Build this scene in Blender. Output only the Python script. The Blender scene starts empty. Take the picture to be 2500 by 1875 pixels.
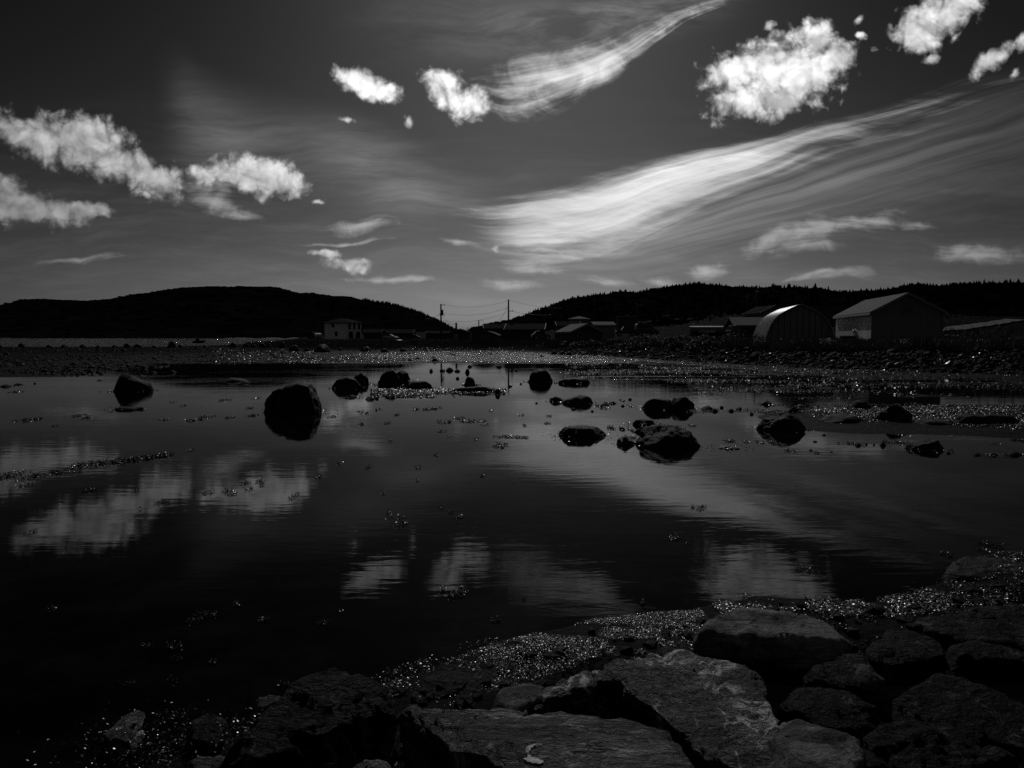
import bpy, bmesh, math, random
import numpy as np
np.seterr(all='ignore')
from mathutils import Vector, Matrix

S = bpy.context.scene
COL = S.collection
R = math.radians
random.seed(4)
RNG = np.random.default_rng(11)

# ------------------------------------------------------------------ camera
EYE = 2.2                                   # eye height above the still water
FPX = 1734.0                                # focal length in pixels of the 2500-wide photograph
PITCH = math.atan((937.5 - 822.0) / FPX)
cam_d = bpy.data.cameras.new('camera'); cam = bpy.data.objects.new('camera', cam_d); COL.objects.link(cam)
cam_d.sensor_width = 36.0; cam_d.lens = 36.0 * FPX / 2500.0
cam_d.clip_start = 0.05; cam_d.clip_end = 20000.0
cam.location = (0, 0, EYE); cam.rotation_euler = (math.pi / 2 - PITCH, 0, 0)
S.camera = cam
CP, SP = math.cos(PITCH), math.sin(PITCH)

# ------------------------------------------------------------------ sun, sky, exposure
SUN_AZ, SUN_EL = R(1.5), R(41.0)            # a little right of straight ahead, high above the frame
SUND = Vector((math.sin(SUN_AZ) * math.cos(SUN_EL), math.cos(SUN_AZ) * math.cos(SUN_EL), math.sin(SUN_EL)))
sun_d = bpy.data.lights.new('sun', 'SUN'); sun = bpy.data.objects.new('sun', sun_d); COL.objects.link(sun)
sun_d.energy = 3.2; sun_d.angle = R(0.53); sun_d.color = (1, 1, 1)   # the photograph is monochrome
sun.rotation_euler = (-SUND).to_track_quat('-Z', 'Y').to_euler()
sun.location = (0, -20, 40)
S.view_settings.view_transform = 'Standard'; S.view_settings.look = 'None'
S.view_settings.gamma = 1.0; S.view_settings.use_curve_mapping = False
S.view_settings.exposure = -2.0
S.render.engine = 'CYCLES'
S.cycles.use_denoising = False
S.cycles.max_bounces = 5; S.cycles.diffuse_bounces = 2; S.cycles.glossy_bounces = 3
S.cycles.transmission_bounces = 2; S.cycles.transparent_max_bounces = 4
S.cycles.caustics_reflective = False; S.cycles.caustics_refractive = False
S.cycles.sample_clamp_indirect = 4.0

# a little language for shader nodes -----------------------------------------------------------
class NB:
    def __init__(self, tree): self.t = tree
    def n(self, typ, **kw):
        nd = self.t.nodes.new(typ)
        for k, v in kw.items(): setattr(nd, k, v)
        return nd
    def link(self, a, b): self.t.links.new(a, b)
    def setin(self, sock, v):
        if isinstance(v, V): self.link(v.s, sock)
        elif isinstance(v, bpy.types.NodeSocket): self.link(v, sock)
        else: sock.default_value = v
    def m(self, op, a, b=None, c=None, clamp=False):
        nd = self.n('ShaderNodeMath', operation=op, use_clamp=clamp)
        self.setin(nd.inputs[0], a)
        if b is not None: self.setin(nd.inputs[1], b)
        if c is not None: self.setin(nd.inputs[2], c)
        return V(self, nd.outputs[0])
    def step(self, x, a, b, lo=0.0, hi=1.0):
        nd = self.n('ShaderNodeMapRange', interpolation_type='SMOOTHSTEP')
        self.setin(nd.inputs['Value'], x)
        for k, v in (('From Min', a), ('From Max', b), ('To Min', lo), ('To Max', hi)): nd.inputs[k].default_value = v
        return V(self, nd.outputs['Result'])
    def lin(self, x, a, b, lo=0.0, hi=1.0):
        nd = self.n('ShaderNodeMapRange', interpolation_type='LINEAR')
        self.setin(nd.inputs['Value'], x)
        for k, v in (('From Min', a), ('From Max', b), ('To Min', lo), ('To Max', hi)): nd.inputs[k].default_value = v
        return V(self, nd.outputs['Result'])
    def comb(self, x, y, z=0.0):
        nd = self.n('ShaderNodeCombineXYZ')
        for i, v in enumerate((x, y, z)): self.setin(nd.inputs[i], v)
        return V(self, nd.outputs[0])
    def sep(self, v):
        nd = self.n('ShaderNodeSeparateXYZ'); self.setin(nd.inputs[0], v)
        return [V(self, o) for o in nd.outputs]
    def noise(self, vec, scale, detail=4.0, rough=0.5, dist=0.0, lac=2.0, dim='3D', out=0):
        nd = self.n('ShaderNodeTexNoise', noise_dimensions=dim)
        self.setin(nd.inputs['Vector'], vec)
        nd.inputs['Scale'].default_value = scale; nd.inputs['Detail'].default_value = detail
        nd.inputs['Roughness'].default_value = rough; nd.inputs['Distortion'].default_value = dist
        nd.inputs['Lacunarity'].default_value = lac
        return V(self, nd.outputs[out])
    def mapping(self, vec, loc=(0, 0, 0), rot=(0, 0, 0), scale=(1, 1, 1), typ='POINT'):
        nd = self.n('ShaderNodeMapping', vector_type=typ)
        self.setin(nd.inputs['Vector'], vec)
        nd.inputs['Location'].default_value = loc; nd.inputs['Rotation'].default_value = rot; nd.inputs['Scale'].default_value = scale
        return V(self, nd.outputs[0])
    def vm(self, op, a, b=None, scale=None):
        nd = self.n('ShaderNodeVectorMath', operation=op)
        self.setin(nd.inputs[0], a)
        if b is not None: self.setin(nd.inputs[1], b)
        if scale is not None: self.setin(nd.inputs['Scale'], scale)
        return V(self, nd.outputs['Value'] if op in ('LENGTH', 'DOT_PRODUCT', 'DISTANCE') else nd.outputs[0])
    def curve(self, x, pts, x0, x1, y0, y1):
        """a hand-drawn curve through pts over x0..x1, values y0..y1"""
        t = self.lin(x, x0, x1)
        nd = self.n('ShaderNodeFloatCurve'); self.setin(nd.inputs['Value'], t)
        c = nd.mapping.curves[0]
        P_ = sorted(((px - x0) / (x1 - x0), (py - y0) / (y1 - y0)) for px, py in pts)
        while len(c.points) < len(P_): c.points.new(0.5, 0.5)
        for q, (a, b) in zip(c.points, P_):
            q.location = (a, b); q.handle_type = 'AUTO'
        nd.mapping.use_clip = False
        nd.mapping.update()
        return V(self, nd.outputs[0]) * (y1 - y0) + y0
    def mix(self, f, a, b):
        return a + (b - a) * f if isinstance(a, V) or isinstance(b, V) else V.wrap(self, f) * (b - a) + a
class V:
    def __init__(self, nb, s): self.nb = nb; self.s = s
    def __add__(self, o): return self.nb.m('ADD', self, o)
    __radd__ = __add__
    def __sub__(self, o): return self.nb.m('SUBTRACT', self, o)
    def __rsub__(self, o): return self.nb.m('SUBTRACT', o, self)
    def __mul__(self, o): return self.nb.m('MULTIPLY', self, o)
    __rmul__ = __mul__
    def __truediv__(self, o): return self.nb.m('DIVIDE', self, o)
    def __rtruediv__(self, o): return self.nb.m('DIVIDE', o, self)
    def __pow__(self, o): return self.nb.m('POWER', self, o)
    def max(self, o): return self.nb.m('MAXIMUM', self, o)
    def min(self, o): return self.nb.m('MINIMUM', self, o)
    def clamp(self): return self.nb.m('ADD', self, 0.0, clamp=True)
    @staticmethod
    def wrap(nb, f): return f if isinstance(f, V) else V(nb, f)

def ray(px, py):
    x = (px - 1250.0) / FPX; y = -(py - 937.5) / FPX
    return Vector((x, CP + y * SP, -SP + y * CP))
def UV(px, py):                              # direction -> slopes (sideways, upward) per unit forward
    d = ray(px, py); return d.x / d.y, d.z / d.y
# ------------------------------------------------------------------ the sky
W = bpy.data.worlds.new('World'); S.world = W; W.use_nodes = True
W.cycles.sampling_method = 'MANUAL'; W.cycles.sample_map_resolution = 512
wt = W.node_tree; wt.nodes.clear(); B = NB(wt)
out = B.n('ShaderNodeOutputWorld'); bg = B.n('ShaderNodeBackground'); B.link(bg.outputs[0], out.inputs[0])
tc = B.n('ShaderNodeTexCoord'); D = V(B, tc.outputs['Generated'])
sky = B.n('ShaderNodeTexSky', sky_type='NISHITA', sun_disc=False, sun_elevation=SUN_EL, sun_rotation=SUN_AZ, altitude=0.0,
          air_density=1.0, dust_density=1.2, ozone_density=1.0)
sc_ = B.n('ShaderNodeSeparateColor'); B.link(sky.outputs[0], sc_.inputs[0])
red = V(B, sc_.outputs[0]) * 0.8 + V(B, sc_.outputs[1]) * 0.2          # monochrome film behind a red filter
dx, dy, dz = B.sep(D)
yc = dy.max(0.05)
u = dx / yc; v = dz / yc
cosg = B.vm('DOT_PRODUCT', D, tuple(SUND))                              # nearness to the sun
front = B.step(dy, 0.30, 0.55)
uv = B.comb(u, v)

# blue sky: the red filter darkens it away from the sun; it pales towards the horizon
SKYV = (red * 0.01) ** 2.6 * (B.step(dz, 0.52, 0.14) * 1.2 + 1.0) * 21.5

# cumulus: soft ellipses torn by noise -----------------------------------------------------------
ELL = [  # px, py, rx, ry, tilt
 (45,318,75,40,-12),(130,335,110,52,-12),(215,352,120,62,-16),(300,400,110,50,-30),(375,432,90,38,-30),(440,462,45,22,-30),
 (620,425,90,46,-4),(560,425,50,36,10),(690,440,75,30,-14),(500,435,40,30,0),(735,450,35,14,-15),
 (10,485,110,52,-14),(110,505,110,34,-12),(200,512,60,20,-8),(40,520,90,20,0),
 (870,200,52,28,-15),(918,222,52,30,-10),(938,238,32,24,-10),
 (1085,212,58,36,-18),(1130,245,58,38,-30),(1165,268,42,26,-20),
 (842,299,34,10,-4),(1000,297,24,20,40),(775,488,26,8,-5),
 (1880,165,130,60,10),(1960,185,110,66,15),(1800,165,70,30,28),(1835,245,88,46,5),(1850,270,60,34,0),(1985,84,48,26,0),(2040,150,45,40,40),
 (1930,230,90,40,20),(2000,100,40,45,0),
 (2225,75,50,48,30),(2290,45,80,50,20),(2340,20,60,30,25),(2240,105,55,22,5),(2330,98,30,12,30),
 (2270,142,28,17,20),(2425,146,50,22,38),(2475,182,26,14,35),(2500,100,24,40,0),
 (800,621,42,11,-2),(846,644,54,19,-3),(880,650,34,12,-8),
 (1882,66,24,12,20),(2100,50,16,24,-40),(2106,88,16,14,0),(1208,608,12,7,0),
]
# billowy warp, then fine noise
w1 = B.noise(uv, 16.0, 3.0, 0.55, out=1)
uvw = B.vm('ADD', uv, B.vm('SCALE', B.vm('SUBTRACT', w1, (0.5, 0.5, 0.5)), scale=0.030))
def after(vec, val):                       # evaluate vec only once val is known (keeps the shader's memory small)
    nd = B.n('ShaderNodeVectorMath', operation='MULTIPLY_ADD')
    B.setin(nd.inputs[0], val); nd.inputs[1].default_value = (1e-8, 1e-8, 0); B.setin(nd.inputs[2], vec)
    return V(B, nd.outputs[0])
q = None; vq = uvw
for k_, (px, py, rx, ry, tilt) in enumerate(ELL):
    cu, cv = UV(px, py)
    e = B.mapping(vq, loc=(cu, cv, 0), rot=(0, 0, R(tilt)), scale=(rx * 1.12 / FPX, ry * 1.12 / FPX, 1), typ='TEXTURE')
    l = B.vm('LENGTH', e)
    if rx * ry < 1100 and py < 600: l = l + 0.40                     # the smallest puffs are thin shreds
    if q is None: q = l
    else: q = B.m('SMOOTH_MIN', q, l, 0.22)
    if k_ % 4 == 3: vq = after(uvw, q)
fb = B.noise(uv, 19.0, 9.0, 0.60, dist=0.45)
fb_lo = B.noise(uv, 19.0, 3.0, 0.55, dist=0.45)
fb_up = B.noise(B.vm('ADD', uv, (0.004, 0.012, 0.0)), 19.0, 3.0, 0.55, dist=0.45)
def puff(vec, scale):
    nd = B.n('ShaderNodeTexVoronoi', voronoi_dimensions='2D', feature='F1'); B.setin(nd.inputs['Vector'], vec)
    nd.inputs['Scale'].default_value = scale; nd.inputs['Detail'].default_value = 2.5; nd.inputs['Roughness'].default_value = 0.55; nd.inputs['Lacunarity'].default_value = 2.3
    return V(B, nd.outputs['Distance'])
wp = B.noise(uv, 38.0, 3.0, 0.5, out=1)
uvp = B.vm('ADD', uv, B.vm('SCALE', B.vm('SUBTRACT', wp, (0.5, 0.5, 0.5)), scale=0.022))
pf = puff(uvp, 30.0)
fb2 = B.noise(B.vm('ADD', uv, (3.1, 1.7, 0.0)), 62.0, 6.0, 0.62, dist=0.6)
dens = ((1.0 - q) * 1.7).min(1.15) + (fb - 0.5) * 1.9 + (fb2 - 0.5) * 0.55 + (0.40 - pf) * 0.90 + 0.50
cum_a = B.step(dens, -0.12, 0.95) * front
relief = ((fb_lo - fb_up) * 3.2 + (fb - fb_lo) * 1.2 + (0.38 - pf) * 0.35 + 0.55).clamp()
thick = B.step(dens, 0.1, 1.5)
sunward = B.lin(cosg, 0.72, 0.90, 0.30, 1.08)                           # clouds near the sun glow whiter
CUMV = sunward * (0.48 + relief * 0.60) * (0.62 + thick * 0.50)

# cirrus: long brushed bands ------------------------------------------------------------------
wb_ = B.noise(B.mapping(uv, rot=(0, 0, R(-18)), scale=(4.0, 8.0, 1)), 1.0, 2.5, 0.5, out=1)
uw, vw, _z = B.sep(B.vm('ADD', uv, B.vm('SCALE', B.vm('SUBTRACT', wb_, (0.5, 0.5, 0.5)), scale=0.034)))
def px_pts(rows): return [(UV(a, b)[0], UV(a, b)[1]) for a, b in rows]
U0, U1 = -0.9, 0.9
def band(edge_top, edge_bot, inten, soft_t, soft_b, core=0.35):
    ct = B.curve(uw, px_pts(edge_top), U0, U1, -0.2, 0.8)
    cb = B.curve(uw, px_pts(edge_bot), U0, U1, -0.2, 0.8)
    I = B.curve(u, [(UV(a, 400)[0], i) for a, i in inten], U0, U1, 0.0, 1.0)
    t = B.m('DIVIDE', vw - cb, (ct - cb).max(0.004))                     # 0 at the lower edge, 1 at the upper edge
    p = B.step(t, -soft_b, soft_b) * B.step(t, 1.0 + soft_t, 1.0 - soft_t)
    return (p * I.max(0.0)), t
# fibres run along the wind: rising to the right
wv = B.noise(uv, 4.0, 4.0, 0.55, out=1)
uvc = B.vm('ADD', uv, B.vm('SCALE', B.vm('SUBTRACT', wv, (0.5, 0.5, 0.5)), scale=0.060))
fib = B.noise(B.mapping(uvc, rot=(0, 0, R(-15)), scale=(3.2, 24.0, 1.0)), 1.0, 9.0, 0.66, dist=0.25)
fib2 = B.noise(B.mapping(uvc, rot=(0, 0, R(-24)), scale=(4.0, 17.0, 1.0)), 1.3, 9.0, 0.68, dist=0.4)
fib0 = B.noise(B.mapping(uvc, rot=(0, 0, R(-1)), scale=(4.0, 30.0, 1.0)), 1.2, 9.0, 0.68, dist=0.3)
cur = B.noise(uvc, 22.0, 6.0, 0.6, dist=1.2)
b1, t1 = band([(300,640),(1080,500),(1250,492),(1430,455),(1700,378),(1900,335),(2150,265),(2500,165),(2700,100)],
              [(300,640),(1080,580),(1200,612),(1400,610),(1600,545),(1750,480),(1950,402),(2150,345),(2500,250),(2700,200)],
              [(0,0),(1000,0),(1100,.16),(1200,.42),(1330,.78),(1450,.86),(1600,.98),(1750,.95),(1900,.62),(2050,.34),(2250,.17),(2500,.08),(2700,.05)], 0.28, 0.55)
def stream(t, a, b2, sh):                   # fibres that follow the flow of a band
    return B.noise(B.comb(uw * a + sh, t * b2, sh * 1.7), 1.0, 8.0, 0.56, dist=0.3)
sA = stream(t1, 3.0, 4.2, 0.0); sB = stream(t1, 7.0, 17.0, 3.3)
c1 = B.step(b1 * 1.15 + (sA - 0.5) * 1.4 + (sB - 0.5) * 0.22 + (fib0 - 0.5) * 1.0 + (fib - 0.5) * 0.7, 0.06, 1.45) * B.step(b1, 0.0, 0.20) * 0.92
b1c, t1c = band([(300,640),(1250,498),(1430,448),(1600,398),(1750,362),(1900,333),(2150,268),(2700,100)],
              [(300,640),(1250,520),(1430,490),(1600,445),(1750,408),(1900,375),(2150,310),(2700,140)],
              [(0,0),(1180,0),(1300,.25),(1450,.75),(1600,1.0),(1750,.85),(1880,.5),(2050,.12),(2200,0),(2700,0)], 0.35, 0.9)
c1 = c1 + b1c * B.step(sB * 0.5 + fib * 0.5, 0.25, 0.75) * 0.42
b1b, t1b = band([(300,600),(1150,560),(1500,555),(1900,420),(2500,230),(2700,180)], [(300,680),(1150,640),(1500,640),(1900,560),(2500,420),(2700,380)],
              [(0,0),(1100,0),(1250,.2),(1500,.30),(1800,.28),(2100,.20),(2500,.10),(2700,.1)], 0.5, 0.6)
c1b = b1b * B.step(stream(t1b, 3.2, 6.5, 7.7), 0.10, 1.05) * 1.25
b2, t2 = band([(300,400),(1150,150),(1240,120),(1400,95),(1500,70),(1650,10),(1900,-80),(2700,-300)],
              [(300,420),(1150,235),(1240,268),(1330,245),(1500,160),(1700,40),(1900,-40),(2700,-220)],
              [(0,0),(1060,0),(1160,.16),(1240,.45),(1330,.78),(1400,.85),(1520,.62),(1650,.40),(1800,.16),(1950,0.05),(2700,.0)], 0.6, 0.45)
c2 = B.step(b2 * 1.1 + (stream(t2, 4.0, 3.4, 5.1) - 0.5) * 1.5 + (fib2 - 0.5) * 0.9 + (cur - 0.5) * 0.8 - B.step(t2, 0.25, 1.1) * 0.22, 0.14, 1.2) * B.step(b2, 0.0, 0.16) * (B.step(t2, 0.75, 0.1) * 0.45 + 0.60)
b3, t3 = band([(300,-200),(900,-60),(1300,20),(1700,-60),(2700,-300)], [(300,100),(900,110),(1300,110),(1700,40),(2700,-200)],
              [(0,0),(800,0),(1200,.10),(1450,.22),(1700,.1),(1900,0),(2700,0)], 0.5, 0.6)
b4, t4 = band([(0,120),(430,200),(500,235),(760,300),(1100,420),(2700,900)], [(0,400),(430,400),(560,400),(850,470),(1200,560),(2700,1000)],
              [(0,0),(380,0),(520,.15),(700,.09),(950,.17),(1100,.07),(1250,0),(2700,0)], 0.6, 0.6)
# low wisps: small ellipses filled with fibres
WIS = [(900,552,95,18,4),(1550,545,1,1,0),(2010,560,160,26,12),(2120,540,150,14,-4),(1880,590,70,28,18),(1960,612,120,18,2),(1715,655,60,22,5),(1300,655,95,16,-6),
       (1355,612,110,12,-2),(1400,628,60,10,-6),(1490,684,90,20,-4),(1600,682,70,16,-5),(1240,690,120,14,-4),(2080,665,130,20,6),(2010,672,90,12,10),(2380,612,130,26,0),(2340,600,40,20,10),
       (520,480,90,36,-14),(600,520,80,16,-10),(200,622,140,10,0),(1120,585,60,10,-4),(1330,585,120,10,2),(2230,545,60,14,4),
       (850,590,150,6,0),(980,680,150,10,-2)]
qw = None; vq = after(uvc, q)
for k_, (px, py, rx, ry, tilt) in enumerate(WIS):
    cu, cv = UV(px, py)
    e = B.mapping(vq, loc=(cu, cv, 0), rot=(0, 0, R(tilt)), scale=(rx * 1.25 / FPX, ry * 1.35 / FPX, 1), typ='TEXTURE')
    l = B.vm('LENGTH', e)
    qw = l if qw is None else qw.min(l)
    if k_ % 4 == 3: vq = after(uvc, qw)
wis = B.step((1.0 - qw) + (fib0 * 0.65 + cur * 0.35 - 0.5) * 3.2, 0.20, 1.30) * 0.42
veil = B.step(fib0 * 0.5 + fib * 0.5, 0.42, 0.75) * 0.11 * B.step(v, 0.36, 0.02)
front2 = B.step(dy, 0.35, 0.6)
cirA = (c1.max(c2) + c1b + (b3 * B.step(fib2, .35, .7)) + b4 * B.step(fib0, .1, .8) + wis * (1.0 - c1) + veil) * front2

# the sky that the camera does not see: clouds on a high plane, thicker and brighter behind to fill the shade
zc = dz.max(0.06)
pl = B.comb(dx / zc, dy / zc)
gc = B.noise(B.mapping(pl, rot=(0, 0, R(20)), scale=(0.25, 1.1, 1)), 1.6, 6.0, 0.6)
rest = B.step(gc, 0.46, 0.74) * 0.42 * B.step(dz, 0.0, 0.12) * B.step(dy, 0.75, -0.2)
up = B.step(v, 0.46, 0.62)
outside = (1.0 - front2).max(up)
cirA = (cirA * (1.0 - up) + rest * outside).clamp()

CIRV = B.lin(cosg, 0.62, 0.90, 0.30, 1.0).max(B.step(dy, 0.25, -0.15) * 0.48)  # floor lifts the unseen clouds behind the camera as fill light
val = SKYV + (CIRV - SKYV) * cirA
val = val + (CUMV - val) * cum_a
below = B.step(dz, -0.02, 0.0)
val = val * (below * 0.95 + 0.05)
val = val * 40.0                              # brought up for the background strength and the exposure
cc = B.n('ShaderNodeCombineColor')
for i in range(3): B.setin(cc.inputs[i], val)
B.link(cc.outputs[0], bg.inputs['Color']); bg.inputs['Strength'].default_value = 0.1

# ------------------------------------------------------------------ tools
def P(px, py, Y):
    """the point at forward distance Y seen at pixel (px, py) of the photograph"""
    d = ray(px, py); k = Y / d.y
    return Vector((d.x * k, Y, EYE + d.z * k))
def G(px, py, z=0.0):
    d = ray(px, py); k = (z - EYE) / d.z
    return Vector((d.x * k, d.y * k, z))
def tag(o, label=None, cat=None, group=None, kind=None):
    if label: o['label'] = label
    if cat: o['category'] = cat
    if group: o['group'] = group
    if kind: o['kind'] = kind
    return o
def empty(name, loc, rz=0.0):
    o = bpy.data.objects.new(name, None); COL.objects.link(o)
    o.location = loc; o.rotation_euler = (0, 0, rz); o.empty_display_size = 0.3
    return o
def smooth(me, on=True):
    me.polygons.foreach_set('use_smooth', [on] * len(me.polygons))
def mesh_obj(name, verts, faces, mat, parent=None, loc=None, sm=False):
    me = bpy.data.meshes.new(name)
    me.from_pydata([tuple(v) for v in verts] if not isinstance(verts, np.ndarray) else verts.tolist(), [], faces)
    me.update()
    if sm: smooth(me)
    if mat: me.materials.append(mat)
    o = bpy.data.objects.new(name, me); COL.objects.link(o)
    if parent: o.parent = parent
    if loc is not None: o.location = loc
    return o
def np_mesh(name, verts, quads, mat, sm=True):
    """fast mesh from arrays (quads or triangles)"""
    me = bpy.data.meshes.new(name)
    n, k = quads.shape
    me.vertices.add(len(verts)); me.vertices.foreach_set('co', np.asarray(verts, dtype=np.float32).ravel())
    me.loops.add(n * k); me.loops.foreach_set('vertex_index', quads.astype(np.int32).ravel())
    me.polygons.add(n); me.polygons.foreach_set('loop_start', np.arange(0, n * k, k, dtype=np.int32))
    me.polygons.foreach_set('loop_total', np.full(n, k, dtype=np.int32))
    me.update(calc_edges=True); me.validate()
    smooth(me, sm)
    if mat: me.materials.append(mat)
    return me
def link(name, me, parent=None, loc=(0, 0, 0), rz=0.0, sc=None):
    o = bpy.data.objects.new(name, me); COL.objects.link(o)
    o.location = loc; o.rotation_euler = (0, 0, rz)
    if sc is not None: o.scale = sc
    if parent: o.parent = parent
    return o
def copy_tree(o, parent=None):
    c = o.copy(); COL.objects.link(c)
    if parent: c.parent = parent
    for ch in list(o.children): copy_tree(ch, c)
    return c
class MB:
    def __init__(self): self.v = []; self.f = []
    def add(self, vs, fs):
        b = len(self.v); self.v += [tuple(x) for x in vs]; self.f += [tuple(b + i for i in f) for f in fs]; return self
    def box(self, c, s, rz=0.0, ry=0.0):
        m = Matrix.Rotation(rz, 3, 'Z') @ Matrix.Rotation(ry, 3, 'Y'); c = Vector(c)
        vs = [c + m @ Vector((x * s[0] / 2, y * s[1] / 2, z * s[2] / 2)) for x in (-1, 1) for y in (-1, 1) for z in (-1, 1)]
        return self.add(vs, [(0, 1, 3, 2), (4, 6, 7, 5), (0, 4, 5, 1), (2, 3, 7, 6), (0, 2, 6, 4), (1, 5, 7, 3)])
    def prism(self, poly, axis, a, b):
        """extrude a 2-D outline along an axis: 'y' (poly is x,z) or 'x' (poly is y,z) or 'z' (poly is x,y)"""
        n = len(poly); f3 = {'y': lambda p, t: (p[0], t, p[1]), 'x': lambda p, t: (t, p[0], p[1]), 'z': lambda p, t: (p[0], p[1], t)}[axis]
        vs = [f3(p, a) for p in poly] + [f3(p, b) for p in poly]
        return self.add(vs, [tuple(range(n))[::-1], tuple(range(n, 2 * n))] + [(i, (i + 1) % n, n + (i + 1) % n, n + i) for i in range(n)])
    def tube(self, pts, r, n=8, r2=None):
        pts = [Vector(p) for p in pts]; r2 = r if r2 is None else r2; vs = []; K = len(pts)
        for i, p in enumerate(pts):
            d = (pts[min(i + 1, K - 1)] - pts[max(i - 1, 0)]).normalized()
            a = d.orthogonal().normalized() if abs(d.z) > 0.9 else d.cross(Vector((0, 0, 1))).normalized()
            b = d.cross(a); rr = r + (r2 - r) * i / max(K - 1, 1)
            vs += [p + (a * math.cos(2 * math.pi * j / n) + b * math.sin(2 * math.pi * j / n)) * rr for j in range(n)]
        fs = [(i * n + j, i * n + (j + 1) % n, (i + 1) * n + (j + 1) % n, (i + 1) * n + j) for i in range(K - 1) for j in range(n)]
        fs += [tuple(range(n))[::-1], tuple(range((K - 1) * n, K * n))]
        return self.add(vs, fs)
    def build(self, name, mat, parent=None, sm=False, loc=None):
        return mesh_obj(name, self.v, self.f, mat, parent, loc, sm)

# noise on arrays ------------------------------------------------------------------------------
def _h(i, j, k, s):
    n = (i.astype(np.uint32) * np.uint32(374761393) + j.astype(np.uint32) * np.uint32(668265263) + k.astype(np.uint32) * np.uint32(1274126177) + np.uint32(s * 7919 + 13))
    n = (n ^ (n >> np.uint32(13))) * np.uint32(1274126177); n = n ^ (n >> np.uint32(16))
    return n.astype(np.float64) / 4294967295.0 * 2 - 1
def vnoise(p, s=0):
    p = np.asarray(p, dtype=np.float64); i = np.floor(p).astype(np.int64); f = p - i; w = f * f * f * (f * (f * 6 - 15) + 10)
    r = 0
    for a in (0, 1):
        wa = w[..., 0] if a else 1 - w[..., 0]
        for b in (0, 1):
            wb = w[..., 1] if b else 1 - w[..., 1]
            for c in (0, 1):
                wc = w[..., 2] if c else 1 - w[..., 2]
                r = r + wa * wb * wc * _h(i[..., 0] + a, i[..., 1] + b, i[..., 2] + c, s)
    return r
def fbm(p, oct=4, s=0, gain=0.5, lac=2.03):
    p = np.asarray(p, dtype=np.float64); a = 1.0; r = 0; t = 0
    for o in range(oct):
        r = r + a * vnoise(p, s + o * 31); t += a; a *= gain; p = p * lac + 17.3
    return r / t
def p3(x, y, z=0.0): return np.stack(np.broadcast_arrays(x, y, z), -1)
def sstep(x, a, b):
    t = np.clip((x - a) / (b - a), 0, 1); return t * t * (3 - 2 * t)

# ------------------------------------------------------------------ materials (all of them grey: the picture is monochrome)
def material(name, base=0.1, rough=0.6, spec=0.5, metal=0.0):
    m = bpy.data.materials.new(name); m.use_nodes = True; t = m.node_tree; t.nodes.clear(); nb = NB(t)
    o = nb.n('ShaderNodeOutputMaterial'); b = nb.n('ShaderNodeBsdfPrincipled'); nb.link(b.outputs[0], o.inputs[0])
    b.inputs['Base Color'].default_value = (base, base, base, 1); b.inputs['Roughness'].default_value = rough
    b.inputs['Specular IOR Level'].default_value = spec; b.inputs['Metallic'].default_value = metal
    return m, nb, b
def coords(nb, kind='Object'):
    return V(nb, nb.n('ShaderNodeTexCoord').outputs[kind])
def position(nb):
    return V(nb, nb.n('ShaderNodeNewGeometry').outputs['Position'])
def bump(nb, b, h, dist, strength=1.0):
    nd = nb.n('ShaderNodeBump'); nd.inputs['Distance'].default_value = dist; nd.inputs['Strength'].default_value = strength
    nb.setin(nd.inputs['Height'], h); nb.link(nd.outputs[0], b.inputs['Normal'])
def simple(name, base, rough=0.6, spec=0.5, metal=0.0, var=0.25, scale=3.0, bd=0.0):
    m, nb, b = material(name, base, rough, spec, metal)
    c = coords(nb); n = nb.noise(c, scale, 5.0, 0.6)
    nb.setin(b.inputs['Base Color'], (n - 0.5) * (2 * var * base) + base)
    nb.setin(b.inputs['Roughness'], ((n - 0.5) * 0.25 + rough).clamp())
    if bd: bump(nb, b, nb.noise(c, scale * 6, 4.0, 0.6), bd)
    return m
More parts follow.
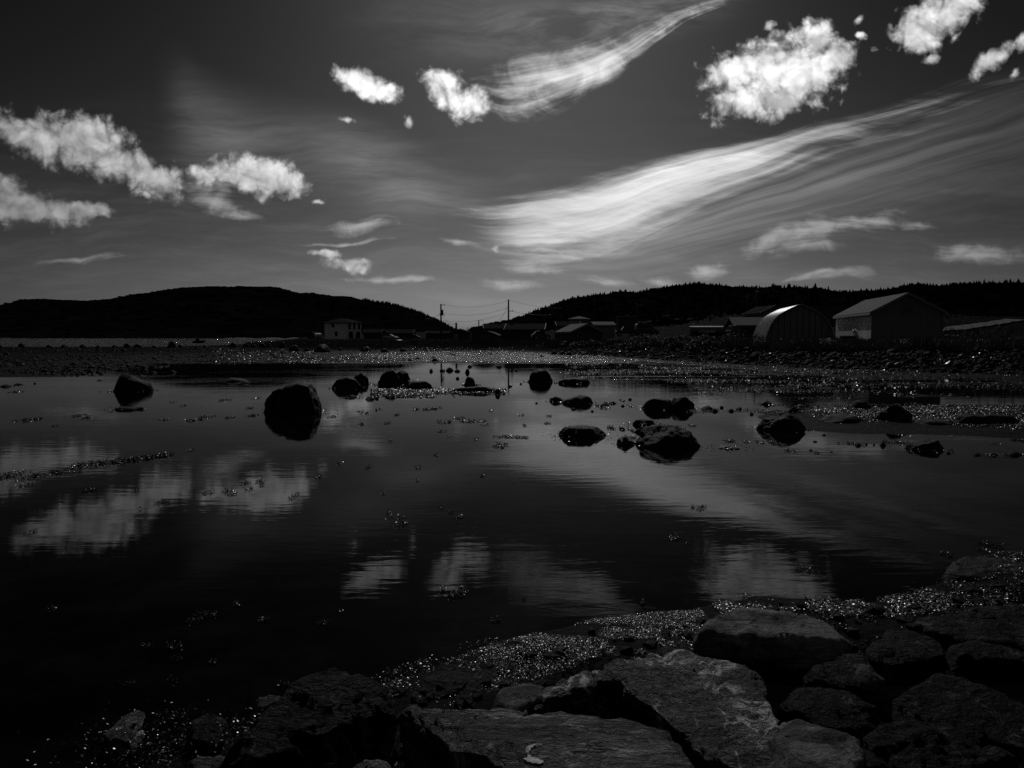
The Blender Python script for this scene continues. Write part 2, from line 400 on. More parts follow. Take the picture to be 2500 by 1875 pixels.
def rock_mat(name, lo, hi, vein=0.0, rough=0.72, spec=0.3, scale=2.5, bd=0.02, fine=60.0, stretch=(1, 1, 1), rot=(0, 0, 0)):
    m, nb, b = material(name)
    c = nb.mapping(coords(nb), rot=rot, scale=stretch)
    big = nb.noise(c, scale, 6.0, 0.62); small = nb.noise(c, fine, 5.0, 0.7)
    lay = nb.noise(nb.mapping(c, rot=(0.4, 0.2, 0.3), scale=(1.0, 1.5, 9.0)), scale * 1.6, 6.0, 0.65)
    alb = nb.step(big * 0.45 + lay * 0.30 + small * 0.25, 0.45, 0.60, lo, hi)
    alb = alb * nb.step(nb.noise(nb.mapping(c, loc=(5, 2, 9)), scale * 0.9, 5.0, 0.65), 0.38, 0.58, 0.22, 1.0)
    if vein:
        vn = nb.noise(c, scale * 0.8, 4.0, 0.55, dist=0.8)
        line = nb.step(nb.m('ABSOLUTE', vn - 0.5), 0.026, 0.0) * nb.step(nb.noise(c, scale * 1.3, 2.0), 0.45, 0.60)
        vn2 = nb.noise(nb.mapping(c, loc=(3, 7, 1)), scale * 1.9, 4.0, 0.6, dist=0.9)
        line2 = nb.step(nb.m('ABSOLUTE', vn2 - 0.5), 0.010, 0.0) * nb.step(nb.noise(c, scale * 0.9, 2.0), 0.50, 0.62)
        patch = nb.step(nb.noise(nb.mapping(c, scale=(1, 2.2, 1.0)), scale * 1.5, 7.0, 0.7), 0.62, 0.72) * nb.step(small, 0.4, 0.6)
        alb = alb + (line.max(line2 * 0.8).max(patch * 0.5)) * vein
    nb.setin(b.inputs['Base Color'], alb)
    nb.setin(b.inputs['Roughness'], ((small - 0.5) * 0.5 + rough).clamp())
    b.inputs['Specular IOR Level'].default_value = spec
    h = small * 0.22 + nb.noise(c, fine * 0.28, 6.0, 0.65) * 0.75 + lay * 0.9 + nb.noise(c, fine * 0.1, 4.0, 0.6) * 0.9
    bump(nb, b, h, bd)
    return m

M = {}
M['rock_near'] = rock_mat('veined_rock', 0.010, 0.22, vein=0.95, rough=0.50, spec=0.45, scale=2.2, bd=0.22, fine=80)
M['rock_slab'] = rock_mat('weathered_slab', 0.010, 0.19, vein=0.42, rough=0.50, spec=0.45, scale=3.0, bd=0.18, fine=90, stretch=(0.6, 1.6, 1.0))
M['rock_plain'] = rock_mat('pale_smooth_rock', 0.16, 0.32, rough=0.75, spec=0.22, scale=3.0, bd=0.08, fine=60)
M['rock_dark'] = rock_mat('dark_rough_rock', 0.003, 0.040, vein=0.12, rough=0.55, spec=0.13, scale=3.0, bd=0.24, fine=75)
M['boulder'] = rock_mat('wet_boulder', 0.007, 0.026, rough=0.66, spec=0.16, scale=2.0, bd=0.03, fine=24)
M['weed_rock'] = rock_mat('weed_covered_rock', 0.008, 0.03, rough=0.45, spec=0.30, scale=5.0, bd=0.05, fine=30)
M['stone'] = rock_mat('bank_stone', 0.004, 0.018, rough=0.6, spec=0.05, scale=1.3, bd=0.05, fine=9)
M['bank_glint'] = simple('wet_bank_stone', 0.02, 0.30, 0.5, var=0.6, scale=5)
M['wet_grit'] = simple('wet_grit', 0.05, 0.32, 1.0, var=0.6, scale=5)
M['spit_pebble'] = simple('weedy_pebble', 0.006, 0.6, 0.08, var=0.6, scale=5)
M['pebble'] = simple('wet_pebble', 0.02, 0.30, 0.45, var=0.6, scale=7)

# ground: mud, gravel and peat -----------------------------------------------------------------
m, nb, b = material('ground'); M['ground'] = m
pos = position(nb); gx, gy, gz = nb.sep(pos)
wet = nb.step(gz, 0.30, 0.03)
n1 = nb.noise(pos, 1.1, 6.0, 0.65); n2 = nb.noise(nb.mapping(pos, scale=(0.8, 1.6, 1)), 9.0, 6.0, 0.7); n0 = nb.noise(pos, 0.13, 4.0, 0.6)
nb.setin(b.inputs['Base Color'], nb.step(n1 * 0.5 + n2 * 0.5, 0.36, 0.66, 0.003, 0.014) * (1.0 - nb.step(gz, 0.5, 1.2) * 0.4))
nb.setin(b.inputs['Roughness'], (wet * -0.28 + 0.88 + (n2 - 0.5) * 0.4).clamp())
nb.setin(b.inputs['Specular IOR Level'], wet * 0.02 + 0.01)
bump(nb, b, n2 * 0.6 + n1 * 0.6, 0.10)

m, nb, b = material('water', 0.004, 0.015, 0.5); M['water'] = m
b.inputs['IOR'].default_value = 1.088     # seen through a polarising filter: little reflection when looking down, a mirror far out
pos = position(nb)
far = nb.noise(nb.mapping(pos, scale=(0.10, 0.22, 1)), 1.0, 3.0, 0.5)
calm = nb.step(far, 0.38, 0.66, 0.25, 1.0)
rip = nb.noise(nb.mapping(pos, rot=(0, 0, R(8)), scale=(1.6, 6.0, 1)), 1.0, 3.0, 0.55, dist=0.3)
rip2 = nb.noise(nb.mapping(pos, rot=(0, 0, R(-14)), scale=(0.45, 1.5, 1)), 1.0, 2.0, 0.5)
wx_, wy_, wz_ = nb.sep(pos)
wu_ = wx_ / wy_
rn = nb.noise(nb.mapping(pos, scale=(0.06, 0.16, 1)), 1.0, 4.0, 0.6)
rif = nb.step(rn, 0.34, 0.48) * nb.step(wy_, 58.0, 66.0) * nb.step(wu_, -0.36, -0.10) * nb.step(wu_, 0.20, 0.10)
shore_y = wu_ * wu_ * 184.0 - wu_ * 205.0 + 103.0                      # shallow running water along the foot of the bank
rif = rif.max(nb.step(nb.m('ABSOLUTE', wy_ - shore_y + 4.0), 4.2, 1.5) * nb.step(wu_, 0.04, 0.10) * nb.step(wu_, 0.42, 0.32) * nb.step(rn, 0.36, 0.46))
rif = rif.max(nb.step(nb.noise(nb.mapping(pos, scale=(0.07, 0.55, 1)), 1.0, 3.0, 0.5), 0.60, 0.66) * nb.step(wu_, 0.04, 0.12) * nb.step(wu_, 0.36, 0.25) * nb.step(wy_, 33.0, 38.0))
chop = nb.noise(nb.mapping(pos, scale=(1.0, 2.2, 1)), 3.0, 4.0, 0.65)
nb.setin(b.inputs['Roughness'], rif * 0.20 + 0.015)
nb.setin(b.inputs['IOR'], rif * 0.245 + 1.088)
bump(nb, b, rip * calm + rip2 * 0.8 + chop * rif * 100.0, 0.0023)
n = nb.noise(pos, 1.4, 6.0, 0.7)
nb.setin(b.inputs['Base Color'], nb.step(n, 0.40, 0.75, 0.0012, 0.008))

m, nb, b = material('bay_water', 0.01, 0.12, 0.5); M['bay'] = m
pos = position(nb)
bump(nb, b, nb.noise(nb.mapping(pos, scale=(0.25, 0.7, 1)), 1.0, 5.0, 0.6), 0.9)

def leafy(name, lo, hi, rough=0.55, spec=0.25, scale=0.6):
    m, nb, b = material(name)
    ob = nb.n('ShaderNodeObjectInfo'); c = position(nb)
    n = nb.noise(c, scale, 5.0, 0.65)
    nb.setin(b.inputs['Base Color'], nb.step(n, 0.34, 0.68, lo, hi))
    b.inputs['Roughness'].default_value = rough; b.inputs['Specular IOR Level'].default_value = spec
    return m
M['hill'] = leafy('heath', 0.003, 0.009, 1.0, 0.0, 0.03)
M['spruce'] = leafy('spruce_needles', 0.004, 0.016, 1.0, 0.0, 0.2)
M['bush'] = leafy('bush_leaf', 0.03, 0.09, 0.55, 0.25, 1.0)
M['grass'] = leafy('dry_grass', 0.05, 0.15, 0.6, 0.25, 0.5)
M['weed'] = simple('wet_seaweed', 0.010, 0.30, 0.8, var=0.5, scale=20)
M['weed_float'] = simple('floating_weed', 0.006, 0.26, 0.30, var=0.5, scale=20)
M['strand_weed'] = simple('strand_weed', 0.006, 0.42, 0.10, var=0.5, scale=20)
M['bark'] = simple('bark', 0.05, 0.85, 0.2, var=0.4, scale=9, bd=0.02)
M['pole'] = simple('weathered_pole', 0.05, 0.8, 0.2, var=0.3, scale=6, bd=0.01)
M['wire'] = simple('wire', 0.05, 0.35, 0.5, var=0.1)
M['white_wall'] = simple('white_wall_paint', 0.82, 0.6, 0.3, var=0.06, scale=0.8)
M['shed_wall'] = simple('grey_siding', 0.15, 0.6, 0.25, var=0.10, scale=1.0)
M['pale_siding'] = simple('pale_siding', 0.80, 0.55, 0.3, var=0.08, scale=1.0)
M['dark_wall'] = simple('dark_wall', 0.05, 0.7, 0.2, var=0.25, scale=1.0)
M['grey_wall'] = simple('grey_wall', 0.20, 0.7, 0.2, var=0.15, scale=1.0)
M['trim'] = simple('pale_trim', 0.55, 0.5, 0.3, var=0.06)
M['dark_trim'] = simple('dark_trim', 0.06, 0.5, 0.3, var=0.1)
M['roof'] = simple('felt_roof', 0.14, 0.85, 0.12, var=0.35, scale=14, bd=0.01)
M['dark_roof'] = simple('dark_felt_roof', 0.018, 0.95, 0.02, var=0.4, scale=9, bd=0.01)
M['glass'] = simple('window_glass', 0.01, 0.06, 0.5, var=0.1)
M['zinc'] = simple('galvanised_sheet', 0.26, 0.33, 0.6, 0.0, var=0.12, scale=2)
M['hut_front'] = simple('hut_front_sheet', 0.17, 0.6, 0.3, 0.1, var=0.12, scale=1.5)
M['dark_paint'] = simple('dark_car_paint', 0.015, 0.22, 0.5, var=0.1)
M['silver_paint'] = simple('silver_car_paint', 0.45, 0.22, 0.5, 0.3, var=0.05)
M['tyre'] = simple('tyre_rubber', 0.015, 0.9, 0.2)
M['white_paint'] = simple('white_paint', 0.75, 0.4, 0.4, var=0.05)
M['glint_white'] = simple('tank_glint_white', 0.8, 0.5, 0.8, var=0.03)
M['tank'] = simple('tank_paint', 0.05, 0.30, 0.5, 0.3, var=0.1)
M['letter'] = simple('letter_paint', 0.80, 0.5, 0.3, var=0.05)
M['asphalt'] = simple('asphalt', 0.055, 0.72, 0.3, var=0.25, scale=4, bd=0.004)
M['lichen'] = simple('white_lichen', 0.68, 0.9, 0.05, var=0.18, scale=30)

# ------------------------------------------------------------------ the ground
COLS = {
 -1600: [(9,-.6),(20,-.3),(30,-.15),(36,-.05),(39,.03),(60,.10),(85,.20),(100,.40),(116,.60),(128,.40),(145,-.4),(430,-4)],
 0:     [(9,-.6),(20,-.3),(30,-.15),(36,-.05),(39,.03),(60,.08),(85,.18),(100,.35),(116,.55),(128,.40),(145,-.4),(430,-4)],
 190:   [(9,-.6),(20,-.3),(30,-.15),(37,-.05),(40,.02),(60,.08),(85,.15),(100,.32),(116,.50),(128,.40),(145,-.4),(430,-4)],
 400:   [(9,-.6),(20,-.3),(30,-.15),(41,-.08),(52,-.03),(60,.02),(85,.12),(100,.30),(116,.50),(130,.40),(150,-.4),(430,-4)],
 620:   [(9,-.6),(20,-.3),(30,-.15),(41,-.06),(57,-.03),(63,.03),(85,.10),(100,.30),(116,.60),(140,.80),(190,.3),(430,-3)],
 740:   [(9,-.6),(20,-.3),(30,-.15),(41,-.07),(58,-.03),(63,.0),(85,.03),(103,.12),(112,.70),(135,1.2),(240,1.4),(430,2)],
 1000:  [(9,-.6),(20,-.3),(30,-.15),(41,-.10),(58,-.05),(63,-.05),(85,-.05),(104,.0),(110,.60),(130,1.3),(240,1.4),(430,5)],
 1250:  [(9,-.6),(20,-.3),(30,-.15),(41,-.10),(54,-.05),(60,-.06),(85,-.06),(106,.0),(111,.60),(130,1.3),(240,1.8),(430,5)],
 1400:  [(9,-.6),(16,-.25),(30,-.12),(41,-.08),(48,-.05),(58,-.05),(80,-.05),(88,.02),(95,1.1),(130,1.5),(240,4),(430,12)],
 1650:  [(9,-.6),(15,-.25),(20,-.10),(28,-.08),(36,-.03),(44,-.012),(58,-.015),(64,.05),(71,1.4),(110,1.7),(240,6),(430,20)],
 1780:  [(9,-.6),(14.8,-.2),(18,-.04),(20,-.04),(22,-.06),(30,-.03),(50,-.005),(57,.05),(63,1.5),(85,1.7),(200,6),(430,20)],
 1900:  [(9,-.6),(14.6,-.15),(17,.02),(20,.03),(22,-.03),(30,-.012),(46,-.005),(52,.05),(58,1.55),(80,1.7),(200,6),(430,20)],
 2200:  [(9,-.6),(14.2,-.12),(16.3,.03),(20,.05),(22.5,-.02),(30,-.008),(40,.0),(45,.08),(52,1.55),(75,1.7),(150,5),(430,22)],
 2320:  [(9,-.6),(14.2,-.12),(16.3,.03),(20,.05),(23,-.02),(28,-.008),(38,.0),(43,.08),(50,1.55),(75,1.95),(105,3.0),(430,22)],
 2500:  [(9,-.6),(14.0,-.10),(16,.04),(20,.05),(23,-.02),(28,-.008),(36,.01),(41,.08),(49,1.55),(75,1.95),(105,2.9),(430,22)],
 4300:  [(9,-.6),(14.0,-.10),(16,.04),(20,.05),(23,-.02),(28,-.008),(36,.01),(41,.08),(49,1.55),(75,1.95),(105,2.9),(430,22)],
}
GK = sorted(COLS); KU = np.array([UV(k, 822)[0] for k in GK])
KY = np.array([[a for a, _ in COLS[k]] for k in GK], float); KZ = np.array([[c for _, c in COLS[k]] for k in GK], float)
def ground_raw(u, Y):
    """ground height on the line of sight u = x/Y at forward distance Y"""
    u = np.atleast_1d(np.asarray(u, float)); Y = np.atleast_1d(np.asarray(Y, float)); u, Y = np.broadcast_arrays(u, Y)
    ky = np.stack([np.interp(u, KU, KY[:, i]) for i in range(KY.shape[1])], -1)
    kz = np.stack([np.interp(u, KU, KZ[:, i]) for i in range(KZ.shape[1])], -1)
    z = np.full(u.shape, 0.0); z = kz[..., 0].copy()
    for i in range(ky.shape[-1] - 1):
        t = np.clip((Y - ky[..., i]) / (ky[..., i + 1] - ky[..., i]), 0, 1)
        z = z + (kz[..., i + 1] - kz[..., i]) * t
    return z
def ground_h(u, Y):
    u = np.atleast_1d(np.asarray(u, float)); Y = np.atleast_1d(np.asarray(Y, float)); u, Y = np.broadcast_arrays(u, Y)
    z = ground_raw(u, Y); x = u * Y
    flat = np.exp(-(z / 0.13) ** 2)
    land = sstep(z, 0.25, 0.9)
    z = z + flat * (0.050 * fbm(p3(x / 5.0, Y / 2.2), 4, 5) + 0.018 * fbm(p3(x / 0.6, Y / 0.6), 3, 9))
    z = z + land * (0.16 * fbm(p3(x / 2.5, Y / 2.5), 4, 3) + 0.2 * fbm(p3(x / 14, Y / 14), 3, 4))
    return z
def gz(x, Y): return float(ground_h(np.array([x / Y]), np.array([Y]))[0])

us = np.concatenate([np.linspace(-1.55, -0.76, 60)[:-1], np.linspace(-0.76, 0.78, 620), np.linspace(0.78, 1.7, 60)[1:]])
ys = np.exp(np.linspace(math.log(8.9), math.log(430), 420))
UU, YY = np.meshgrid(us, ys); ZZ = ground_h(UU, YY)
def grid_faces(r, c):
    i = np.arange(r - 1)[:, None] * c + np.arange(c - 1)[None]
    return np.stack([i, i + 1, i + c + 1, i + c], -1).reshape(-1, 4)
gv = np.stack([UU * YY, YY, ZZ], -1).reshape(-1, 3)
tag(link('shore_ground', np_mesh('shore_ground', gv, grid_faces(len(ys), len(us)), M['ground'])), kind='structure')

# near shore: the gravel below the armour stones
SH = [(-900,2200),(0,1960),(300,1905),(620,1800),(900,1690),(1080,1622),(1230,1590),(1330,1555),(1420,1530),(1560,1512),(1690,1503),(1760,1478),(1850,1458),(1960,1462),(2080,1470),(2240,1462),(2310,1428),(2330,1398),(2380,1368),(2500,1350),(2900,1330)]
SHP = np.array([tuple(G(a, c))[:2] for a, c in SH])
SHP = SHP[np.argsort(SHP[:, 0])]
SX = np.concatenate([[-40], SHP[:, 0], [40]]); SY = np.concatenate([[0.2], SHP[:, 1], [11]])
def near_h(x, y):
    x = np.asarray(x, float); y = np.asarray(y, float)
    t = np.interp(x, SX, SY) - y
    z = np.where(t < 0, np.maximum(-0.6, 0.16 * t), np.where(t < 0.75, 0.06 * t, 0.045 - 0.30 * (t - 0.75)))
    z = np.maximum(z, np.where(t < 0, -0.6, -0.35)) + sstep(y, 2.3, 0.4) * np.where(x > -3.2, 0.85, 0.2)
    return z + 0.02 * fbm(p3(x / 0.5, y / 0.5), 4, 21) + 0.03 * fbm(p3(x / 1.6, y / 1.6), 2, 22)
nx = np.concatenate([np.linspace(-30, -4.2, 50)[:-1], np.linspace(-4.2, 7.6, 300), np.linspace(7.6, 30, 50)[1:]])
ny = np.concatenate([np.linspace(-30, -1, 40)[:-1], np.linspace(-1, 9.3, 260)])
NX, NY = np.meshgrid(nx, ny); NZ = near_h(NX, NY)
tag(link('near_shore', np_mesh('near_shore', np.stack([NX, NY, NZ], -1).reshape(-1, 3), grid_faces(len(ny), len(nx)), M['ground'])), kind='structure')

# water: the still tidal pool, and the open bay behind the spit
def strip(pts_a, pts_b):
    vs = [tuple(p) for p in pts_a] + [tuple(p) for p in pts_b]; n = len(pts_a)
    return vs, [(i, i + 1, n + i + 1, n + i) for i in range(n - 1)]
vs, fs = strip([(-40, -12, 0), (0, -12, 0), (40, -12, 0)], [(-180, 118, 0), (0, 118, 0), (200, 118, 0)])
tag(mesh_obj('tidal_water', vs, fs, M['water']), kind='structure')
vs, fs = strip([(-180, 119, 0), (-60, 119, 0), (0, 125, 0)], [(-6000, 6000, 0), (-1500, 6000, 0), (-40, 6000, 0)])
tag(mesh_obj('bay_water', vs, fs, M['bay']), kind='structure')
# sea bed so that nothing is hollow from the side
vs, fs = strip([(-9000, -200, -5), (9000, -200, -5)], [(-9000, 9000, -5), (9000, 9000, -5)])
tag(mesh_obj('sea_bed', vs, fs, M['ground']), kind='structure')

# ------------------------------------------------------------------ hills
def hill(name, ridge, px0, px1, Yb, Yr, zb, n, rows, seed, rough, mat):
    rx = np.array([UV(a, c)[0] for a, c in ridge]); rv = np.array([UV(a, c)[1] for a, c in ridge])
    u = np.linspace(UV(px0, 822)[0], UV(px1, 822)[0], n)
    v = np.interp(u, rx, rv)
    yb = np.interp(u, *Yb) if isinstance(Yb, tuple) else np.full(n, float(Yb))
    yr = np.interp(u, *Yr) if isinstance(Yr, tuple) else np.full(n, float(Yr))
    zr = EYE + v * yr
    t = np.concatenate([np.linspace(0, 1, rows), np.linspace(1, 1.7, rows // 3)[1:]])
    T, U_ = np.meshgrid(t, u, indexing='ij')
    Yg = yb + (yr - yb) * T
    prof = np.where(T <= 1, 0.25 * T + 0.75 * np.sin(np.clip(T, 0, 1) * math.pi / 2) ** 1.3, 1 - 0.5 * np.maximum(T - 1, 0) ** 1.5)
    Z = zb + (zr - zb) * prof
    X = U_ * Yg
    w = np.sin(np.clip(T, 0, 1) * math.pi) * 0.9 + 0.1
    Z = Z + w * rough * fbm(p3(X / (rough * 9), Yg / (rough * 9)), 5, seed) * 1.6 + 0.14 * rough * fbm(p3(X / rough, Yg / rough), 3, seed + 3)
    me = np_mesh(name, np.stack([X, Yg, Z], -1).reshape(-1, 3), grid_faces(len(t), n), mat)
    o = link(name, me); tag(o, kind='structure')
    return dict(u=u, yr=yr, yb=yb, zr=zr, zb=zb, X=X, Y=Yg, Z=Z)
LEFT = [(-900,770),(-200,752),(0,747),(8,744),(25,743),(47,736),(95,733),(177,735),(215,736.5),(278,731),(316,722),(380,713),(443,704),(513,701),(554,703),(601,702.7),(680,706),(700,711),(745,718),(802,724),(858,726),(892,734),(926,743),(949,745),(982,754),(1028,768),(1062,784),(1080,793),(1107,805),(1130,815),(1160,826)]
RIGHT = [(1130,826),(1150,806),(1172,803),(1195,796),(1240,789),(1274,781),(1320,761),(1342,754),(1371,742),(1410,733),(1451,727),(1512,722.6),(1532,721),(1550,724),(1580,716),(1600,713.5),(1641,708),(1675,701),(1704,701),(1722,704),(1773,707),(1783,710),(1824,709.5),(1864,712.5),(1885,710),(1915,714.6),(1956,713),(2009,717),(2045,721),(2090,720),(2110,718),(2136,715),(2170,711),(2203,705),(2228,699),(2271,702),(2298,704),(2321,699),(2362,698),(2429,699),(2500,701),(2700,700),(3200,720),(4300,760)]
HL = hill('hill', LEFT, -1200, 1160, 900, 1500, 0.0, 420, 70, 40, 9.0, M['hill'])
HR = hill('hill', RIGHT, 1120, 4300, ([-0.1, 0.1, 0.35, 0.6, 2], [330, 240, 190, 150, 150]), ([-0.1, 0.1, 0.3, 0.5, 0.6, 2], [700, 640, 560, 420, 360, 360]), 3.0, 520, 80, 55, 4.0, M['hill'])

# road that curves up past the shed
def ribbon(name, px_pts, w, mat):
    """px_pts: (px, Y); the road lies on the ground"""
    c = []
    for k in range(len(px_pts) - 1):
        for t in np.linspace(0, 1, 14, endpoint=(k == len(px_pts) - 2)):
            a, b2 = px_pts[k], px_pts[k + 1]; c.append((a[0] + (b2[0] - a[0]) * t, a[1] + (b2[1] - a[1]) * t))
    pts = [Vector((UV(a, 822)[0] * Y, Y, 0)) for a, Y in c]
    va, vb = [], []
    for i, p in enumerate(pts):
        d = (pts[min(i + 1, len(pts) - 1)] - pts[max(i - 1, 0)]).normalized(); n = Vector((-d.y, d.x, 0)) * (w / 2)
        for q, L in ((p + n, va), (p - n, vb)):
            L.append((q.x, q.y, gz(q.x, q.y) + 0.30))
    me_v = va + vb; n = len(va)
    top = [(i, i + 1, n + i + 1, n + i) for i in range(n - 1)]
    return tag(mesh_obj(name, me_v, top, mat, sm=True), kind='structure')
ribbon('road', [(2560, 62), (2400, 68), (2300, 74), (2235, 84), (2270, 96), (2330, 106), (2420, 128), (2480, 150)], 3.6, M['asphalt'])

# ------------------------------------------------------------------ rocks
def facet_rock(seed, nplanes=9, sub=3, rough=0.17, amp2=0.05, flat_top=0.0, squash=(1, 1, 1), box=0.0, dome=0.28):
    """unit rock: a ball cut by random planes, then roughened; returns verts (numpy) and triangles"""
    bm = bmesh.new(); bmesh.ops.create_icosphere(bm, subdivisions=sub, radius=1.0)
    v = np.array([x.co[:] for x in bm.verts]); f = np.array([[q.index for q in t.verts] for t in bm.faces]); bm.free()
    r = np.random.default_rng(seed)
    if box: v[:, :2] = np.sign(v[:, :2]) * np.abs(v[:, :2]) ** (1 - box * 0.35); v[:, 2] = np.sign(v[:, 2]) * np.abs(v[:, 2]) ** (1 - box * 0.22)
    for k in range(nplanes):
        n = r.normal(size=3); n[2] = abs(n[2]) * 0.45 + 0.06; n /= np.linalg.norm(n); d = r.uniform(0.66, 0.92)
        s = v @ n - d; v = v - np.clip(s, 0, None)[:, None] * n * 0.92
    if flat_top: s = v[:, 2] - flat_top; v[:, 2] -= np.clip(s, 0, None) * 0.85
    v[:, :2] *= (1 - dome * np.clip(v[:, 2], 0, 1) ** 1.5)[:, None]
    nrm = v / np.linalg.norm(v, axis=1)[:, None]
    v = v + nrm * (rough * fbm(v * 1.7 + seed * 3.1, 4, seed))[:, None] + nrm * (amp2 * fbm(v * 7.0 + seed, 3, seed + 5))[:, None]
    v = v / np.abs(v).max(0)
    return v * np.array(squash), f
def boulder(label, x0, x1, top, wl, seed, mat=None, depth=0.85, group=None, base=None, np_=9, sub=4, flat=0.0, box=0.0, dome=0.28, sink=0.85, cat='boulder', z0=0.0, rz=None, name='boulder'):
    """a boulder seen between pixel columns x0..x1 with its top at `top` and its waterline at `wl`"""
    c = G((x0 + x1) / 2, wl, z0); w = (x1 - x0) / FPX * c.y; h = (wl - top) / FPX * c.y * 1.02
    dpt = w * depth; c.y += dpt * 0.42
    k = c.y / (c.y - dpt * 0.42); w *= k; h = h * (1 + (k - 1) * 0.6); c.x *= k
    v, f = facet_rock(seed, np_, sub, flat_top=flat, box=box, dome=dome)
    if rz is None: rz = 0.0
    v = v * np.array([w / 2, dpt / 2, h * (1 + sink) / 2 * 1.0])
    # widest a little above the water, rounded foot below it
    v[:, 2] += h - h * (1 + sink) / 2
    o = link(name, np_mesh(name, v, f, mat or M['boulder']), loc=c, rz=rz)
    tag(o, label, cat, group)
    return o
BG = 'boulders standing in the tidal pool'
boulder('big rounded dark boulder standing alone in the left part of the still pool', 648, 806, 936, 1012, 5, np_=5, box=0.75, dome=0.16, depth=0.9, group=BG, sub=5)
boulder('dark rounded boulder farthest left in the pool with a mirror image', 271, 371, 915, 957, 8, np_=6, box=0.3, group=BG)
boulder('low flat dark rock just in front of the farthest left boulder', 283, 350, 993, 1002, 12, flat=0.6, group=BG)
boulder('small dark knob of rock beside the double boulder right of the big one', 847, 874, 964, 971, 21, group=BG, sub=3)
boulder('low dark front half of a double rock right of the big boulder', 809, 884, 922, 950, 22, box=0.3, group=BG)
boulder('small sloping rock behind a double rock right of the big boulder', 858, 907, 910, 938, 23, group=BG)
boulder('peaked dark boulder at the left end of the central rock cluster', 923, 985, 904, 942, 31, np_=6, group=BG)
boulder('rock with a small hump behind the peaked boulder of the central cluster', 955, 1006, 902, 930, 32, group=BG)
boulder('long low dark rock at the right of the central cluster', 990, 1063, 927, 951, 33, box=0.4, flat=0.7, group=BG)
boulder('upright two-tiered dark stone standing above the long low ledge', 1131, 1161, 920, 941, 36, box=0.4, group=BG, sub=3)
boulder('long low ledge of dark rock in the middle of the pool', 1105, 1225, 939, 957, 37, flat=0.55, box=0.5, depth=0.5, group=BG)
boulder('small stone at the right end of the long low ledge', 1208, 1224, 950, 963, 38, group=BG, sub=3)
boulder('rounded dark boulder standing right of the long low ledge', 1285, 1350, 902, 934, 41, box=0.25, np_=6, group=BG)
boulder('wide wedge of dark rock sloping down to the right beside the mud bars', 1360, 1445, 915, 937, 44, flat=0.5, group=BG)
boulder('small ball-like rock touching the left side of an oval boulder', 1341, 1374, 969, 981, 46, np_=5, group=BG, sub=3)
boulder('smooth oval dark boulder with a small rock at its left side', 1371, 1453, 964, 987, 47, np_=5, box=0.2, group=BG)
boulder('square-cut dark block with a vertical left side', 1569, 1652, 972, 1001, 51, box=0.6, np_=5, group=BG, flat=0.8)
boulder('rounded dark boulder touching the right side of the square-cut block', 1622, 1698, 971, 1001, 52, box=0.3, np_=6, group=BG)
boulder('flat-topped dark boulder at the left end of the front right pair', 1368, 1487, 1033, 1070, 55, flat=0.55, box=0.6, np_=6, group=BG, sub=5)
boulder('largest black boulder of the pool right of centre sloping down to the right', 1548, 1716, 1042, 1094, 57, np_=7, box=0.35, depth=0.8, group=BG, sub=5)
boulder('lumpy weed-covered rock between the front right pair of boulders', 1497, 1552, 1062, 1086, 58, mat=M['weed_rock'], group=BG)
boulder('small weed-hung rock at the left foot of the flat-topped boulder', 1364, 1400, 1043, 1063, 59, mat=M['weed_rock'], group=BG)
boulder('low pale-topped rock behind the largest black boulder', 1543, 1601, 1023, 1039, 61, mat=M['rock_dark'], flat=0.6, group=BG)
boulder('low mound of weed-covered rock alone in the water right of the largest black boulder', 1752, 1807, 1087, 1097, 62, mat=M['weed_rock'], group=BG)
boulder('facetted dark boulder at the left end of the gravel bar', 1843, 1965, 1010, 1054, 64, np_=11, box=0.2, group=BG, sub=5)
boulder('oblong dark boulder in the water in front of the gravel bar', 2217, 2309, 1073, 1101, 66, box=0.7, np_=6, flat=0.7, group=BG)
boulder('small dark stone at the right edge of the pool in front of the gravel bar', 2457, 2492, 1104, 1113, 67, group=BG, sub=3)
BR = 'boulders lying on the gravel bar'
boulder('low flat boulder left of centre on the gravel bar', 1997, 2115, 1007, 1033, 71, flat=0.5, group=BR, z0=.03)
boulder('small round boulder at the back of the gravel bar', 2074, 2128, 978, 996, 72, group=BR, z0=.03, sub=3)
boulder('big upright dark boulder on the middle of the gravel bar', 2133, 2222, 989, 1030, 73, box=0.5, np_=6, group=BR, z0=.03)
boulder('low dark rock lying at the right foot of the big upright boulder on the bar', 2232, 2327, 1022, 1038, 74, flat=0.5, group=BR, z0=.03)
boulder('long low dark ledge at the right end of the gravel bar', 2309, 2481, 1001, 1037, 75, flat=0.5, box=0.5, depth=0.45, group=BR, z0=.03)
boulder('small pointed stone near the left end of the gravel bar', 1924, 1952, 994, 1008, 76, group=BR, z0=.02, sub=3)
boulder('dark low rock just above the facetted boulder at the edge of the bar', 1858, 1888, 978, 990, 77, group=BR, z0=-.02, sub=3)

